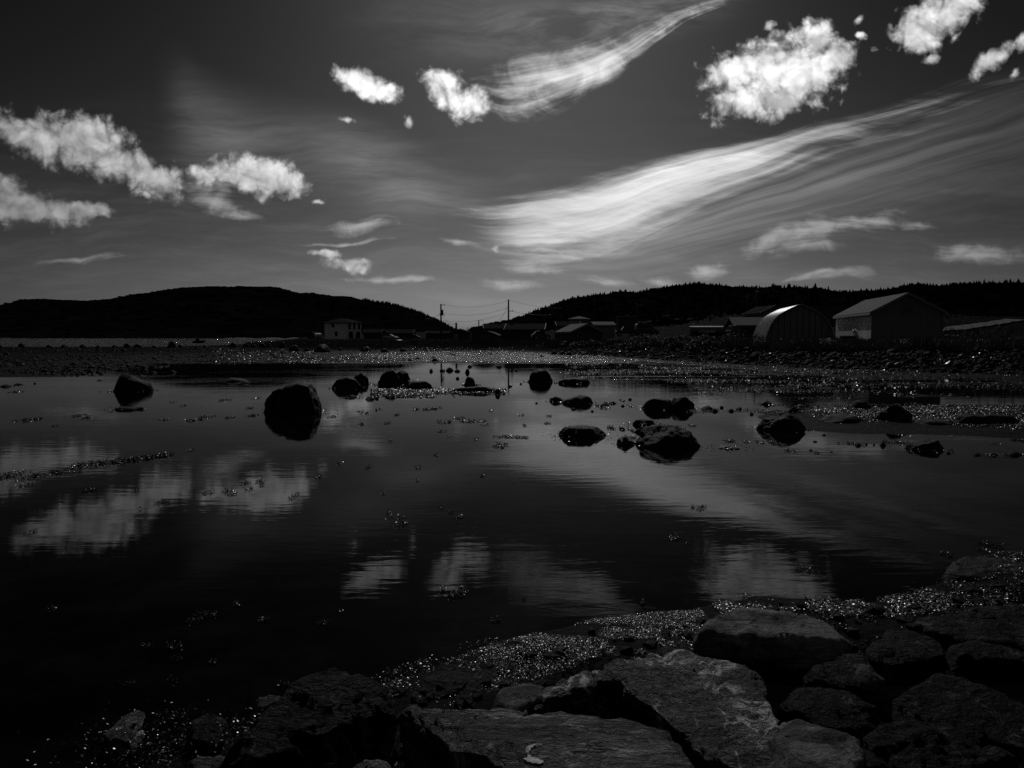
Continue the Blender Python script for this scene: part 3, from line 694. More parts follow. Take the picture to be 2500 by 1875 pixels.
# small stones breaking the surface: nothing tells one from the next
SG = 'small stones breaking the surface of the pool'
stone_me = []
for k in range(6):
    v, f = facet_rock(200 + k, 8, 3, rough=0.16); stone_me.append(np_mesh('stone', v, f, M['boulder']))
small = [(1053,907,14,8),(1080,906,18,7),(1098,905,22,9),(1116,907,16,6),(1141,910,17,11),(1062,882,22,9),(1020,877,14,6),(1218,897,14,7),(1147,896,12,6),(1117,925,12,6),
 (993,960,10,4),(905,975,26,8),(920,974,14,6),(1245,944,14,5),(1160,963,16,6),(1272,938,8,4),(1478,990,20,7),(1497,985,16,6),(1520,992,12,5),(1538,976,10,5),(1726,999,34,9),(1745,1004,20,8),(1762,996,14,6),(1785,1004,18,7),(1805,1000,16,7),(1835,1012,12,6),
 (2155,1088,16,10),(2094,1088,18,8),(2115,1086,8,5),(2134,1087,6,5),(2316,1107,12,6),(2384,1112,14,6),(2427,1112,18,7),(2475,1074,20,5),(2012,1063,10,4),(1990,1079,14,4),(1980,1100,12,4),(2030,1104,8,3),(15,944,24,6),(45,939,18,4),(85,937,6,4),(243,929,12,3),(345,918,14,4),(575,930,70,9),(600,935,30,6),
 (1310,985,8,4),(1560,1055,26,10),(1520,1049,18,7),(1580,1052,24,7),(1446,1005,10,4),(1345,975,8,4),(870,925,10,5),(980,893,18,6),(1000,880,16,5),(1260,905,10,4),(1300,892,10,4),(1180,952,14,6),(1400,1000,14,5)]
first = True
for i, (px, wl, w, h) in enumerate(small):
    c = G(px, wl); sc = c.y / FPX
    o = link('stone', stone_me[i % 6], loc=(c.x, c.y, 0.0), rz=random.random() * 6, sc=(w * sc / 2, w * sc / 2 * random.uniform(.7, 1.1), h * sc * 0.95))
    tag(o, 'small dark stone just breaking the surface of the still pool', 'stone', SG)

# boulders along the spit and the far mud flat
SPG = 'boulders scattered along the low spit'
spit_me = []
for k in range(8):
    v, f = facet_rock(300 + k, 9, 3, rough=0.14, box=0.2); spit_me.append(np_mesh('spit_boulder', v, f, M['boulder']))
rr = np.random.default_rng(5); spots = []
for (px, Y, w, h) in [(53,112,19,12),(157,112,20,9),(204,113,22,9),(279,112,14,8),(309,112,19,12),(337,112,26,10),(378,112,18,7),(419,113,24,16),(440,113,16,9),(569,113,23,12),(620,112,16,8),(640,111,22,12),(657,112,16,10),(690,110,20,14),(720,100,30,16),
                      (600,112,18,9),(120,113,15,7),(240,113,13,6),(0,112,16,8),(500,112,14,7),(787,98,54,20),(748,101,16,8),(895,104,32,12),(830,105,14,6),(888,101,14,7),(938,101,22,9),(985,104,20,9),(1352,88,18,10),(1372,87,24,10),(1390,85,20,9)]:
    spots.append((px, Y, w, h))
for k in range(70):
    px = rr.uniform(-40, 780); Y = rr.uniform(62, 112) if px < 700 else rr.uniform(70, 104); w = rr.uniform(5, 17) * (0.6 + 0.4 * rr.random()); spots.append((px, Y, w, w * rr.uniform(0.3, 0.6)))
for k in range(46):
    px = rr.uniform(0, 420); Y = rr.uniform(39, 66); w = rr.uniform(6, 26); spots.append((px, Y, w, w * rr.uniform(0.22, 0.42)))
for k in range(26):
    px = rr.uniform(940, 1400); Y = rr.uniform(58, 95); w = rr.uniform(4, 14); spots.append((px, Y, w, w * rr.uniform(0.3, 0.5)))
for i, (px, Y, w, h) in enumerate(spots):
    x = UV(px, 840)[0] * Y; z = gz(x, Y); s = Y / FPX
    o = link('spit_boulder', spit_me[i % 8], loc=(x, Y, z), rz=rr.random() * 6.28, sc=(w * s / 2, w * s / 2 * rr.uniform(.7, 1.1), h * s))
    if i == 20: tag(o, 'largest boulder on the far mud flat with a pale lit ridge, before the white house', 'boulder', SPG)
    else: tag(o, 'dark boulder half sunk in the mud of the far spit', 'boulder', SPG)

# stones of the bank below the sheds: the 300 largest one by one, the small ones as one mass
BKG = 'stones tipped down the bank below the sheds'
bank_me = []
for k in range(8):
    v, f = facet_rock(400 + k, 10, 2, rough=0.18, amp2=0.05); bank_me.append(np_mesh('bank_stone', v, f, M['stone'], sm=False))
def bank_spot():
    px = rr.uniform(1370, 2620); u = UV(px, 840)[0]
    foot = np.interp(u, KU, KY[:, 7]); top = np.interp(u, KU, KY[:, 8]); t = rr.random() ** 0.8
    Y = foot - 1.2 + (top - foot + 1.0) * t
    return u * Y, Y
for i in range(290):
    x, Y = bank_spot(); s = rr.uniform(0.16, 0.42)
    o = link('bank_stone', bank_me[i % 8], loc=(x, Y, gz(x, Y) + s * 0.1), rz=rr.random() * 6.28, sc=(s, s * rr.uniform(.6, 1), s * rr.uniform(.45, .75)))
    o.rotation_euler = (rr.uniform(-.5, .5), rr.uniform(-.5, .5), rr.random() * 6.28)
    if i % 9 == 0: o.material_slots[0].link = 'OBJECT'; o.material_slots[0].material = M['bank_glint']
    tag(o, 'rough dark stone on the sloping bank below the sheds', 'stone', BKG)
def scatter(name, base_v, base_f, pts, mat, label=None, sm=False):
    """many small copies of simple shapes joined into one object; pts rows: x, y, z, sx, sy, sz, rz, tilt x, tilt y"""
    pts = np.asarray(pts, float); n = len(pts); bv = np.asarray(base_v, float); bf = np.asarray(base_f)
    q = bv[None] * pts[:, None, 3:6]
    ax, ay, az = pts[:, 7], pts[:, 8], pts[:, 6]
    def rot(q, i, j, a):
        c, s = np.cos(a)[:, None], np.sin(a)[:, None]; A = q[..., i] * c - q[..., j] * s; B_ = q[..., i] * s + q[..., j] * c
        q = q.copy(); q[..., i] = A; q[..., j] = B_; return q
    q = rot(q, 1, 2, ax); q = rot(q, 2, 0, ay); q = rot(q, 0, 1, az)
    q = q + pts[:, None, :3]
    F = bf[None] + (np.arange(n) * len(bv))[:, None, None]
    o = link(name, np_mesh(name, q.reshape(-1, 3), F.reshape(-1, bf.shape[1]), mat, sm))
    o['kind'] = 'stuff'
    if label: o['label'] = label
    return o
def ico(sub=1, seed=0, j=0.15):
    bm = bmesh.new(); bmesh.ops.create_icosphere(bm, subdivisions=sub, radius=1.0)
    v = np.array([x.co[:] for x in bm.verts]); f = np.array([[q.index for q in t.verts] for t in bm.faces]); bm.free()
    return v * (1 + np.random.default_rng(seed).uniform(-j, j, len(v)))[:, None], f
IV, IF = ico(1, 3, .25)
rows = []
for i in range(2600):
    x, Y = bank_spot(); s = rr.uniform(0.06, 0.24)
    rows.append((x, Y, gz(x, Y) + s * .1, s, s * rr.uniform(.6, 1), s * rr.uniform(.4, .7), rr.random() * 6.28, rr.uniform(-.6, .6), rr.uniform(-.6, .6)))
scatter('bank_rubble', IV, IF, rows, M['stone'], 'small rubble between the larger stones of the bank')

# shingle on the mud flats, the gravel bar and the wet margin: glints in the sun
def shingle(name, n, pick, smin, smax, label, mat='pebble'):
    rows = []
    px, Y, ok = pick(n); u = (px - 1250) / FPX
    z = ground_h(u, Y); keep = ok & (z > -0.018)
    patch = fbm(p3(u * Y / 2.6, Y / 4.0), 4, 77)
    keep &= (patch + rr.uniform(-0.25, 0.25, n)) > -0.02
    for uu, yy, zz in zip(u[keep], Y[keep], z[keep]):
        s = rr.uniform(smin, smax); rows.append((uu * yy, yy, zz + s * .15, s, s * rr.uniform(.6, 1), s * rr.uniform(.35, .7), rr.random() * 6.28, rr.uniform(-.4, .4), rr.uniform(-.4, .4)))
    return scatter(name, IV, IF, rows, M[mat], label)
shingle('channel_grit', 16000, lambda n: (rr.uniform(960, 1500, n), rr.uniform(72, 110, n), np.ones(n, bool)), 0.025, 0.09, 'glittering wet grit of the far channel', 'wet_grit')
shingle('flat_shingle', 9000, lambda n: (rr.uniform(520, 1500, n), rr.uniform(57, 106, n), np.ones(n, bool)), 0.04, 0.13, 'wet shingle on the far mud flat')
shingle('spit_shingle', 5000, lambda n: (rr.uniform(-60, 560, n), rr.uniform(40, 112, n), np.ones(n, bool)), 0.05, 0.16, 'wet shingle on the low spit', 'spit_pebble')
shingle('bar_shingle', 36000, lambda n: (rr.uniform(1690, 2620, n), rr.uniform(15, 23, n), np.ones(n, bool)), 0.010, 0.035, 'wet gravel of the bar among the boulders')
shingle('margin_shingle', 6000, lambda n: (rr.uniform(1340, 2620, n), rr.uniform(26, 62, n), np.ones(n, bool)), 0.03, 0.09, 'wet gravel at the foot of the bank')

# the low gravel apron of the central rock cluster, and weed hanging round the feet of the boulders
rows = []
for k in range(5200):
    px = rr.uniform(905, 1235); py = 950 + 10 * abs(rr.normal()) * (0.5 if px > 1060 else 1.0)
    if py > 972 or rr.random() > math.exp(-((px - 1030) / 130) ** 2) + .25: continue
    c = G(px, py); s = rr.uniform(.02, .06); rows.append((c.x, c.y, .005, s, s * .8, s * .6, rr.random() * 6, rr.uniform(-.4, .4), rr.uniform(-.4, .4)))
scatter('cluster_gravel', IV, IF, rows, M['pebble'], 'wet gravel round the central rock cluster')
LVB = np.array([[-1, -.35, 0], [-.2, -.5, .18], [1, -.15, 0], [1, .15, 0], [-.2, .5, .18], [-1, .35, 0]], float); LFB = np.array([[0, 1, 4, 5], [1, 2, 3, 4]])
rows = []
for o in [o for o in COL.objects if o.name.startswith('boulder')]:
    vv = np.array([w.co[:] for w in o.data.vertices]) + np.array(o.location); lo, hi = vv.min(0), vv.max(0)
    ring = vv[np.abs(vv[:, 2]) < 0.18 * (hi[2] - 0)]
    if len(ring) == 0: continue
    for k in range(70):
        w = ring[rr.integers(len(ring))]; s = rr.uniform(.02, .05) * max(.5, o.location.y / 26)
        d = (w[:2] - np.array(o.location)[:2]); d = d / (np.linalg.norm(d) + 1e-6) * abs(rr.normal()) * .16
        rows.append((w[0] + d[0], w[1] + d[1], abs(rr.normal()) * .03, s, s * .7, s, rr.random() * 6.28, rr.normal() * .5, rr.normal() * .5))
scatter('boulder_weed', LVB, LFB, rows, M['weed'], 'wet weed hanging round the feet of the boulders')

# ------------------------------------------------------------------ the armour stones in front of the camera
def hull_rock(label, pts, mat, seed, amp=0.035, target=0.05, drop=0.9, shrink=0.92, round_=1, name='rock', extra=None, strata=0.022, grow=0.030, group='rough rocks heaped on the near shore'):
    """pts: (px, py, Y) on the visible upper surface; the rock continues down into the shore"""
    bm = bmesh.new(); W3 = [P(*p) for p in pts]; cx = sum((w.x for w in W3)) / len(W3); cy = sum((w.y for w in W3)) / len(W3)
    zmax = max(w.z for w in W3)
    hulls = [W3 + [Vector((cx + (w.x - cx) * shrink, cy + (w.y - cy) * shrink + 0.05, w.z - drop)) for w in W3]]
    for e in (extra or []):
        E = [P(*p) for p in e]; ex = sum((w.x for w in E)) / len(E); ey = sum((w.y for w in E)) / len(E)
        hulls.append(E + [Vector((ex + (w.x - ex) * shrink, ey + (w.y - ey) * shrink, w.z - drop)) for w in E])
    for H in hulls:
        vs = [bm.verts.new(w) for w in H]
        r = bmesh.ops.convex_hull(bm, input=vs)
        bmesh.ops.delete(bm, geom=[g for g in set(r['geom_interior'] + r['geom_unused']) if isinstance(g, bmesh.types.BMVert)], context='VERTS')
    bmesh.ops.triangulate(bm, faces=bm.faces[:])
    for it in range(9):
        L = [e for e in bm.edges if e.calc_length() > target and max(e.verts[0].co.z, e.verts[1].co.z) > -0.25]
        if it == 3:
            for _ in range(round_): bmesh.ops.smooth_vert(bm, verts=bm.verts[:], factor=0.5, use_axis_x=True, use_axis_y=True, use_axis_z=True)
        if not L or len(bm.faces) > 60000: break
        bmesh.ops.subdivide_edges(bm, edges=L, cuts=1, use_grid_fill=False)
        bmesh.ops.triangulate(bm, faces=[f for f in bm.faces if len(f.verts) > 3])
    for _ in range(1): bmesh.ops.smooth_vert(bm, verts=bm.verts[:], factor=0.4, use_axis_x=True, use_axis_y=True, use_axis_z=True)
    bm.normal_update(); bm.verts.index_update()
    v = np.array([x.co[:] for x in bm.verts]); nr = np.array([x.normal[:] for x in bm.verts]); f = np.array([[q.index for q in t.verts] for t in bm.faces]); bm.free()
    v = v + nr * grow
    r9 = np.random.default_rng(seed); c9 = v.mean(0)
    for k in range(26):                                   # fractures: flat faces with crisp edges
        n9 = r9.normal(size=3); n9[2] = abs(n9[2]) * 0.6; n9 /= np.linalg.norm(n9)
        s9 = (v - c9) @ n9; v = v - np.clip(s9 - s9.max() + r9.uniform(0.004, 0.034), 0, None)[:, None] * n9 * 0.9
    q = v + seed * 7.7
    amp = amp * 1.1
    d = amp * (fbm(q * 2.2, 5, seed, 0.6) * 1.6) + amp * 0.60 * fbm(q * 7.0, 4, seed + 2, 0.6)
    rid = 1 - np.abs(fbm(q * np.array([2.0, 3.0, 5.0]), 4, seed + 9)) * 2.2
    d = d - 0.030 * np.clip(rid - 0.80, 0, 1) * 5.0
    lay = fbm(q * np.array([3.0, 3.0, 14.0]) + fbm(q * 1.5, 2, seed + 3)[:, None] * 1.5, 3, seed + 4)
    d = d + strata * lay * 1.4 + 0.011 * fbm(q * 24, 3, seed + 6)
    v = v + nr * d[:, None]
    o0 = Vector((cx, cy, zmax - 0.3)); v = v - np.array(o0)
    o = link(name, np_mesh(name, v, f, mat), loc=o0)
    tag(o, label, 'rock', group)
    return o
hull_rock('large dark rough rock with a humped top at the lower left of the heap', [(814,1632,3.75),(870,1640,3.7),(902,1652,3.65),(959,1690,3.55),(785,1640,3.7),(730,1690,3.5),(700,1715,3.5),(618,1788,3.35),(549,1845,3.2),(500,1890,3.1),(960,1780,3.42),(900,1900,3.2),(700,1870,3.2)], M['rock_dark'], 1, amp=0.026)
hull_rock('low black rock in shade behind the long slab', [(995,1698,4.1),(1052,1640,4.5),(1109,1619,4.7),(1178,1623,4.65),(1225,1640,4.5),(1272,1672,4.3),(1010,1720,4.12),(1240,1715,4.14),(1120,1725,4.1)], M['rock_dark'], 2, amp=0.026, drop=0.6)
hull_rock('small grey-topped stone wedged between the black rock and the veined rock', [(1199,1719,3.75),(1225,1690,3.95),(1268,1677,4.05),(1341,1686,3.95),(1320,1712,3.75),(1250,1732,3.6)], M['rock_plain'], 3, amp=0.02, drop=0.5)
hull_rock('long pale-streaked slab along the bottom with a white hook-shaped patch', [(957,1722,3.45),(985,1710,3.52),(1085,1717,3.5),(1247,1736,3.42),(1370,1762,3.32),(1492,1760,3.34),(1581,1768,3.32),(1654,1798,3.15),(1700,1845,2.98),(1716,1890,2.85),(1105,1768,3.2),(1030,1735,3.36),(1182,1805,3.05),(1225,1860,2.85),(1290,1930,2.62),(1700,1930,2.7)], M['rock_slab'], 4, grow=0.010, amp=0.022, drop=1.2, shrink=1.0, target=0.035)
hull_rock('big veined rock with white quartz lines and a black hollow beneath its edge',
    [(1475,1628,4.15),(1532,1607,4.3),(1585,1603,4.35),(1640,1606,4.3),(1698,1601,4.3),(1759,1601,4.3),(1803,1617,4.2),(1844,1625,4.15),(1862,1660,3.95),(1885,1727,3.6),(1901,1770,3.4),(1905,1810,3.25),(1910,1890,2.9),
     (1500,1655,4.0),(1560,1662,3.96),(1620,1684,3.85),(1665,1722,3.62),(1725,1790,3.25),(1775,1880,2.92)], M['rock_near'], 5, grow=0.010, amp=0.035, drop=0.9, shrink=0.74, target=0.034,
    extra=[[(1386,1676,3.95),(1475,1632,4.1),(1310,1700,3.85),(1280,1728,3.70),(1300,1732,3.69),(1400,1684,3.90),(1510,1660,4.0)]])
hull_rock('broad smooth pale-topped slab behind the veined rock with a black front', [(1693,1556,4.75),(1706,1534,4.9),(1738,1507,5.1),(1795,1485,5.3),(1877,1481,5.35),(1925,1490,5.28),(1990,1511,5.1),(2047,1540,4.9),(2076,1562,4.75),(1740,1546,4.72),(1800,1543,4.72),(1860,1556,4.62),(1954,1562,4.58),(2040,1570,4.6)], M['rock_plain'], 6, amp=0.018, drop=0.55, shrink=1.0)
hull_rock('upright grey rock right of the pale slab leaning back', [(2117,1615,4.45),(2130,1580,4.7),(2170,1534,5.0),(2225,1545,4.95),(2271,1562,4.85),(2318,1587,4.6),(2259,1642,4.55),(2190,1660,4.42)], M['rock_dark'], 7, amp=0.026)
hull_rock('small pale wedge-shaped stone lying in the dark gap right of the pale slab', [(2094,1636,4.15),(2117,1622,4.25),(2157,1668,4.0),(2140,1660,4.0),(2110,1652,4.05),(2135,1632,4.15)], M['rock_plain'], 8, amp=0.01, drop=0.3, target=0.03)
hull_rock('flat dark slab along the upper right edge of the heap', [(2212,1528,5.1),(2312,1503,5.4),(2380,1494,5.5),(2520,1496,5.5),(2620,1505,5.4),(2330,1570,4.85),(2520,1580,4.8),(2620,1590,4.8)], M['rock_dark'], 9, amp=0.026)
hull_rock('dark humped rock below the flat slab at the right edge', [(2308,1588,4.6),(2353,1568,4.75),(2434,1574,4.75),(2505,1600,4.6),(2600,1640,4.5),(2320,1650,4.52),(2500,1720,4.42),(2600,1760,4.35)], M['rock_dark'], 10, amp=0.026)
hull_rock('large sloping dark rock with rough layered top at the lower right', [(2170,1752,3.66),(2210,1699,3.85),(2267,1643,4.05),(2332,1651,4.05),(2414,1675,3.98),(2505,1731,3.85),(2600,1790,3.7),(2200,1800,3.52),(2330,1740,3.72),(2400,1815,3.58),(2550,1870,3.5)], M['rock_dark'], 11, amp=0.026, target=0.036)
hull_rock('dark boulder with a lit rim cut off by the bottom right corner', [(2109,1800,3.15),(2141,1763,3.3),(2210,1777,3.28),(2312,1810,3.15),(2414,1834,3.12),(2560,1885,3.0),(2113,1860,3.08),(2130,1930,2.95),(2400,1960,2.92)], M['rock_dark'], 12, amp=0.026, target=0.036)
hull_rock('facetted dark rock in the middle of the right-hand heap', [(1893,1711,3.75),(1938,1679,3.9),(2027,1671,3.95),(2088,1699,3.86),(2149,1731,3.74),(2165,1760,3.66),(2100,1785,3.58),(2044,1808,3.52),(1930,1760,3.62)], M['rock_dark'], 13, amp=0.026, target=0.036)
hull_rock('flat speckled grey slab low between the right-hand rocks', [(1890,1742,3.4),(1920,1770,3.3),(1999,1812,3.1),(2076,1801,3.15),(2106,1806,3.12),(2104,1900,2.75),(1960,1900,2.75),(1900,1850,2.9)], M['rock_plain'], 14, amp=0.012, drop=0.6, shrink=1.0)
hull_rock('small pointed stone with a pale crack at the bottom edge', [(926,1832,2.95),(885,1858,2.85),(855,1890,2.75),(985,1890,2.75),(960,1850,2.85),(900,1930,2.6)], M['rock_near'], 15, amp=0.015, drop=0.5, target=0.03)
hull_rock('flat pale corner of stone at the bottom edge left of the humped rock', [(448,1872,3.3),(531,1838,3.45),(535,1890,3.2),(470,1910,3.1)], M['rock_plain'], 16, amp=0.01, drop=0.4, target=0.03)
hull_rock('rough glinting stone standing in the dark water at the lower left', [(250,1785,3.75),(275,1760,3.9),(320,1740,4.05),(362,1740,4.05),(365,1762,3.9),(330,1800,3.65),(280,1815,3.55)], M['rock_near'], 17, amp=0.03, drop=0.5, target=0.03)
hull_rock('low black stone between the glinting stone and the humped rock', [(445,1790,3.7),(475,1764,3.85),(520,1762,3.85),(548,1780,3.7),(500,1820,3.5)], M['rock_dark'], 18, amp=0.026, drop=0.5)
hull_rock('small grey stone at the waterline beside the humped rock', [(615,1704,4.15),(640,1699,4.2),(700,1708,4.1),(690,1725,4.0),(640,1730,4.0)], M['rock_plain'], 19, amp=0.015, drop=0.4, target=0.03)
hull_rock('dark mound of rock at the right water edge above the weedy beach', [(2300,1402,6.3),(2330,1378,6.6),(2373,1362,6.8),(2440,1372,6.7),(2500,1390,6.5),(2620,1400,6.4),(2350,1440,6.15),(2600,1450,6.15)], M['boulder'], 20, amp=0.026, drop=0.7)
hull_rock('pale flat stone lying on the glittering weedy beach', [(1328,1586,5.05),(1352,1578,5.12),(1390,1579,5.12),(1384,1590,5.0),(1352,1597,4.95)], M['rock_plain'], 21, amp=0.008, drop=0.3, target=0.025)
hull_rock('small dark flat stone on the weedy beach near the veined rock', [(1490,1600,4.85),(1510,1586,4.95),(1530,1590,4.9),(1520,1606,4.75)], M['rock_dark'], 22, amp=0.01, drop=0.3, target=0.03)
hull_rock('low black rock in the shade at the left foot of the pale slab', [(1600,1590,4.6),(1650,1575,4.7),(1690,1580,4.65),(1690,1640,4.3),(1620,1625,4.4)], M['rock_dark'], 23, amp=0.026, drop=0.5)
hull_rock('dark flat rock in the gap behind the middle of the right-hand heap', [(2060,1600,4.5),(2110,1590,4.6),(2110,1690,4.0),(2020,1680,4.05),(1960,1640,4.2)], M['rock_dark'], 24, amp=0.026, drop=0.5)
rows = []
for k in range(900):                                      # cobbles between the armour stones
    x = rr.uniform(-2.2, 4.2); y = rr.uniform(2.2, 6.4)
    t = np.interp(x, SX, SY) - y
    if t < 0.15 or t > 1.1: continue
    s = rr.uniform(0.02, 0.085); rows.append((x, y, float(near_h(x, y)) + s * .2, s, s * rr.uniform(.6, 1), s * rr.uniform(.35, .6), rr.random() * 6.28, rr.uniform(-.4, .4), rr.uniform(-.4, .4)))
scatter('shore_cobbles', IV, IF, rows, M['rock_dark'], 'dark cobbles in the gaps between the near rocks')
# white hook-shaped patch on the long slab: a thin crust laid on its surface
dg = bpy.context.evaluated_depsgraph_get()
slab = [o for o in COL.objects if o.get('label', '').startswith('long pale-streaked')][0]
hook = [(1327,1822),(1318,1820),(1306,1822),(1297,1828),(1292,1836),(1293,1845),(1300,1850),(1312,1853),(1324,1858),(1326,1864),(1318,1868),(1300,1866),(1284,1860),(1278,1856),(1286,1852),(1288,1846),(1284,1838),(1285,1829),(1294,1821),(1306,1818),(1320,1816)]
dg.update()
hv = []
for (a, c) in hook:
    d = ray(a, c).normalized(); ok, loc, nrm, _ = slab.ray_cast(Vector((0, 0, EYE)) - slab.location, d)
    hv.append((loc + nrm * 0.010) if ok else None)
hv = [h for h in hv if h]
if len(hv) > 8:
    bm = bmesh.new(); vv = [bm.verts.new(h) for h in hv]; fc = bm.faces.new(vv)
    bmesh.ops.triangulate(bm, faces=[fc])
    for _ in range(3): bmesh.ops.subdivide_edges(bm, edges=[e for e in bm.edges if e.calc_length() > .008], cuts=1); bmesh.ops.triangulate(bm, faces=[f for f in bm.faces if len(f.verts) > 3])
    for w in bm.verts:
        o_ = slab.closest_point_on_mesh(w.co)
        if o_[0]: w.co = o_[1] + o_[2] * (0.004 + 0.004 * random.random())
    me = bpy.data.meshes.new('white_crust'); bm.to_mesh(me); bm.free(); me.materials.append(M['lichen'])
    o = bpy.data.objects.new('white_crust', me); COL.objects.link(o); o.parent = slab

# ------------------------------------------------------------------ seaweed
LV = np.array([[-1, -.35, 0], [-.2, -.5, .18], [1, -.15, 0], [1, .15, 0], [-.2, .5, .18], [-1, .35, 0]], float); LF = np.array([[0, 1, 4, 5], [1, 2, 3, 4]])
def weed_rows(cx, cy, rx, ry, n, s0, s1, zf, tilt=0.5):
    rows = []
    while len(rows) < n:
        a, b2 = rr.uniform(-1, 1, 2)
        if vnoise(p3(np.array(cx * 3 + a * 2.6), np.array(cy * 2 + b2 * 1.6)), 4) < rr.uniform(-.5, .1): continue
        if a * a + b2 * b2 > 1 or rr.random() < 0.25 * (a * a + b2 * b2): continue
        x = cx + a * rx; y = cy + b2 * ry; s = rr.uniform(s0, s1)
        rows.append((x, y, zf(x, y) + rr.uniform(0.001, 0.03), s, s * rr.uniform(.5, 1), s, rr.random() * 6.28, rr.normal() * tilt, rr.normal() * tilt))
    return rows
def clump(label, blobs, group='floating seaweed clumps', name='seaweed_clump'):
    """blobs: (px, py, half width px, half height px, leaves)"""
    rows = []; c0 = G(blobs[0][0], blobs[0][1])
    for (px, py, hw, hh, n) in blobs:
        c = G(px, py); sc = c.y / FPX; dy = (G(px, py - hh) - G(px, py + hh)).y / 2
        k = max(0.5, c.y / 14)
        rows += weed_rows(c.x, c.y, hw * sc, abs(dy), int(n * 1.3), 0.007 * k, 0.021 * k, lambda x, y: 0.0)
    rows = np.array(rows); rows[:, 0] -= c0.x; rows[:, 1] -= c0.y
    o = scatter(name, LV, LF, rows, M['weed_float']); o.location = (c0.x, c0.y, 0)
    del o['kind']
    tag(o, label, 'seaweed', group)
    if len(blobs) > 1 or blobs[0][3] >= 5: o['kind'] = 'stuff'
    return o
clump('long dark raft of floating seaweed reaching in from the left edge of the pool', [(30,1160,34,11,420),(70,1168,26,8,240),(110,1158,30,8,260),(160,1150,34,8,280),(215,1135,36,9,420),(270,1128,36,10,520),(320,1124,34,10,520),(370,1116,30,9,460),(405,1111,16,6,200),(60,1186,24,5,110)])
clump('pair of dark seaweed scraps left of the cloud reflection', [(555,1198,12,5,70),(510,1203,14,5,90)])
clump('ragged line of seaweed crossing the top of the small cloud reflection', [(600,1181,14,5,80),(635,1176,12,5,80),(610,1195,12,4,60),(565,1206,14,5,90),(640,1184,8,3,40)])
clump('seaweed scrap floating on the small cloud reflection at its right end', [(712,1216,10,4,60),(722,1208,8,3,40)])
clump('dark flat seaweed patch near the left edge of the pool under the far spit', [(66,1026,24,5,200)])
clump('seaweed streak floating left of the big rounded boulder', [(476,1026,20,4,140),(505,1018,18,4,100),(400,1025,12,2,40)])
clump('seaweed line floating in the middle of the pool below the long low ledge', [(1085,1030,20,4,120),(1122,1021,16,3,80),(1140,1028,20,4,120),(1170,1028,18,3,80),(1180,1037,14,3,50)])
clump('dark ragged seaweed clump in the middle of the pool below the seaweed line', [(1222,1088,20,7,260)])
clump('flat dotted seaweed line left of the flat-topped boulder', [(1225,1067,24,3,130),(1260,1068,22,3,110),(1284,1069,8,2,40)])
clump('small glittering seaweed bed in the dark water at the centre bottom', [(1108,1445,36,15,420)])
clump('faint submerged-looking seaweed bed left of centre in the dark water', [(965,1270,26,16,120),(950,1255,10,6,40),(980,1280,16,8,60)])
clump('glinting seaweed clump in the dark water right of centre before the pale slab', [(1962,1390,20,8,160)])
clump('string of seaweed floating before the right cloud reflection', [(1700,1241,20,4,120),(1718,1238,8,3,40)])
for (px, py, hw, hh, n) in [(195,1014,10,3,60),(213,1021,10,2,30),(135,1040,8,2,20),(560,1020,10,3,50),(616,1015,12,3,60),(550,977,12,3,50),(610,997,8,2,30),(625,973,8,2,30),(420,982,6,2,20),(445,991,6,2,20),(18,943,14,4,60),(40,957,14,2,40),
    (1047,998,16,4,80),(1065,997,14,3,60),(1015,999,10,3,50),(925,1000,8,3,40),(893,1010,14,3,60),(878,1005,8,2,30),(810,1018,10,3,40),(882,1036,8,3,40),(945,1033,8,3,40),(968,1013,8,2,30),(1078,1053,12,3,60),(1096,1065,6,2,20),(1163,1073,6,2,20),(1200,1003,6,2,20),(1270,1014,8,2,30),(1340,1016,8,2,30),(1280,1039,6,2,20),(1335,1034,12,2,40),
    (953,1078,6,3,30),(827,1132,10,4,50),(900,1141,8,4,40),(1019,1141,8,4,50),(1063,1112,6,2,20),(1020,1172,4,2,16),(936,1205,5,3,20),(1175,1162,10,3,30),(778,1164,8,3,30),(395,1228,16,5,90),(330,1196,8,3,30),(220,1197,14,5,80),(75,1301,14,6,60),(340,1244,5,2,16),(465,1100,8,3,30),
    (1780,1077,16,3,80),(1822,1079,10,2,30),(1890,1080,8,3,30),(1990,1105,10,3,40),(2095,1085,10,5,80),(2180,1080,22,4,140),(2210,1083,16,4,90),(2075,1083,8,3,40),(1930,1100,16,3,60),(2395,1112,14,5,60),(2420,1112,10,4,50),(2490,1075,14,3,60),(2045,1082,5,2,20),(1855,1080,10,3,40),(2430,1084,10,2,30),
    (1500,1046,18,6,120),(1530,1050,16,6,110),(1555,1035,10,4,60),(1660,1045,14,4,70),(1690,1040,10,3,50),(1610,1040,10,4,60),(1470,994,18,6,120),(1490,985,14,4,80),(1540,991,8,3,40),(1518,978,6,2,30),(1545,1068,10,4,70),
    (1645,1312,16,6,70),(1678,1328,6,3,20),(2410,1328,18,6,80),(2440,1332,8,3,30),(1210,1514,14,4,60),(1280,1460,6,4,30),(1568,1473,6,3,30),(1596,1510,4,3,16),(1100,1250,10,3,30),(1120,1262,12,4,50),(1075,1240,10,3,30),(2310,1355,14,5,90),(2400,1345,16,5,60)]:
    clump('small scrap of dark seaweed floating on the still pool', [(px, py, hw, hh, int(n * 1.2))])
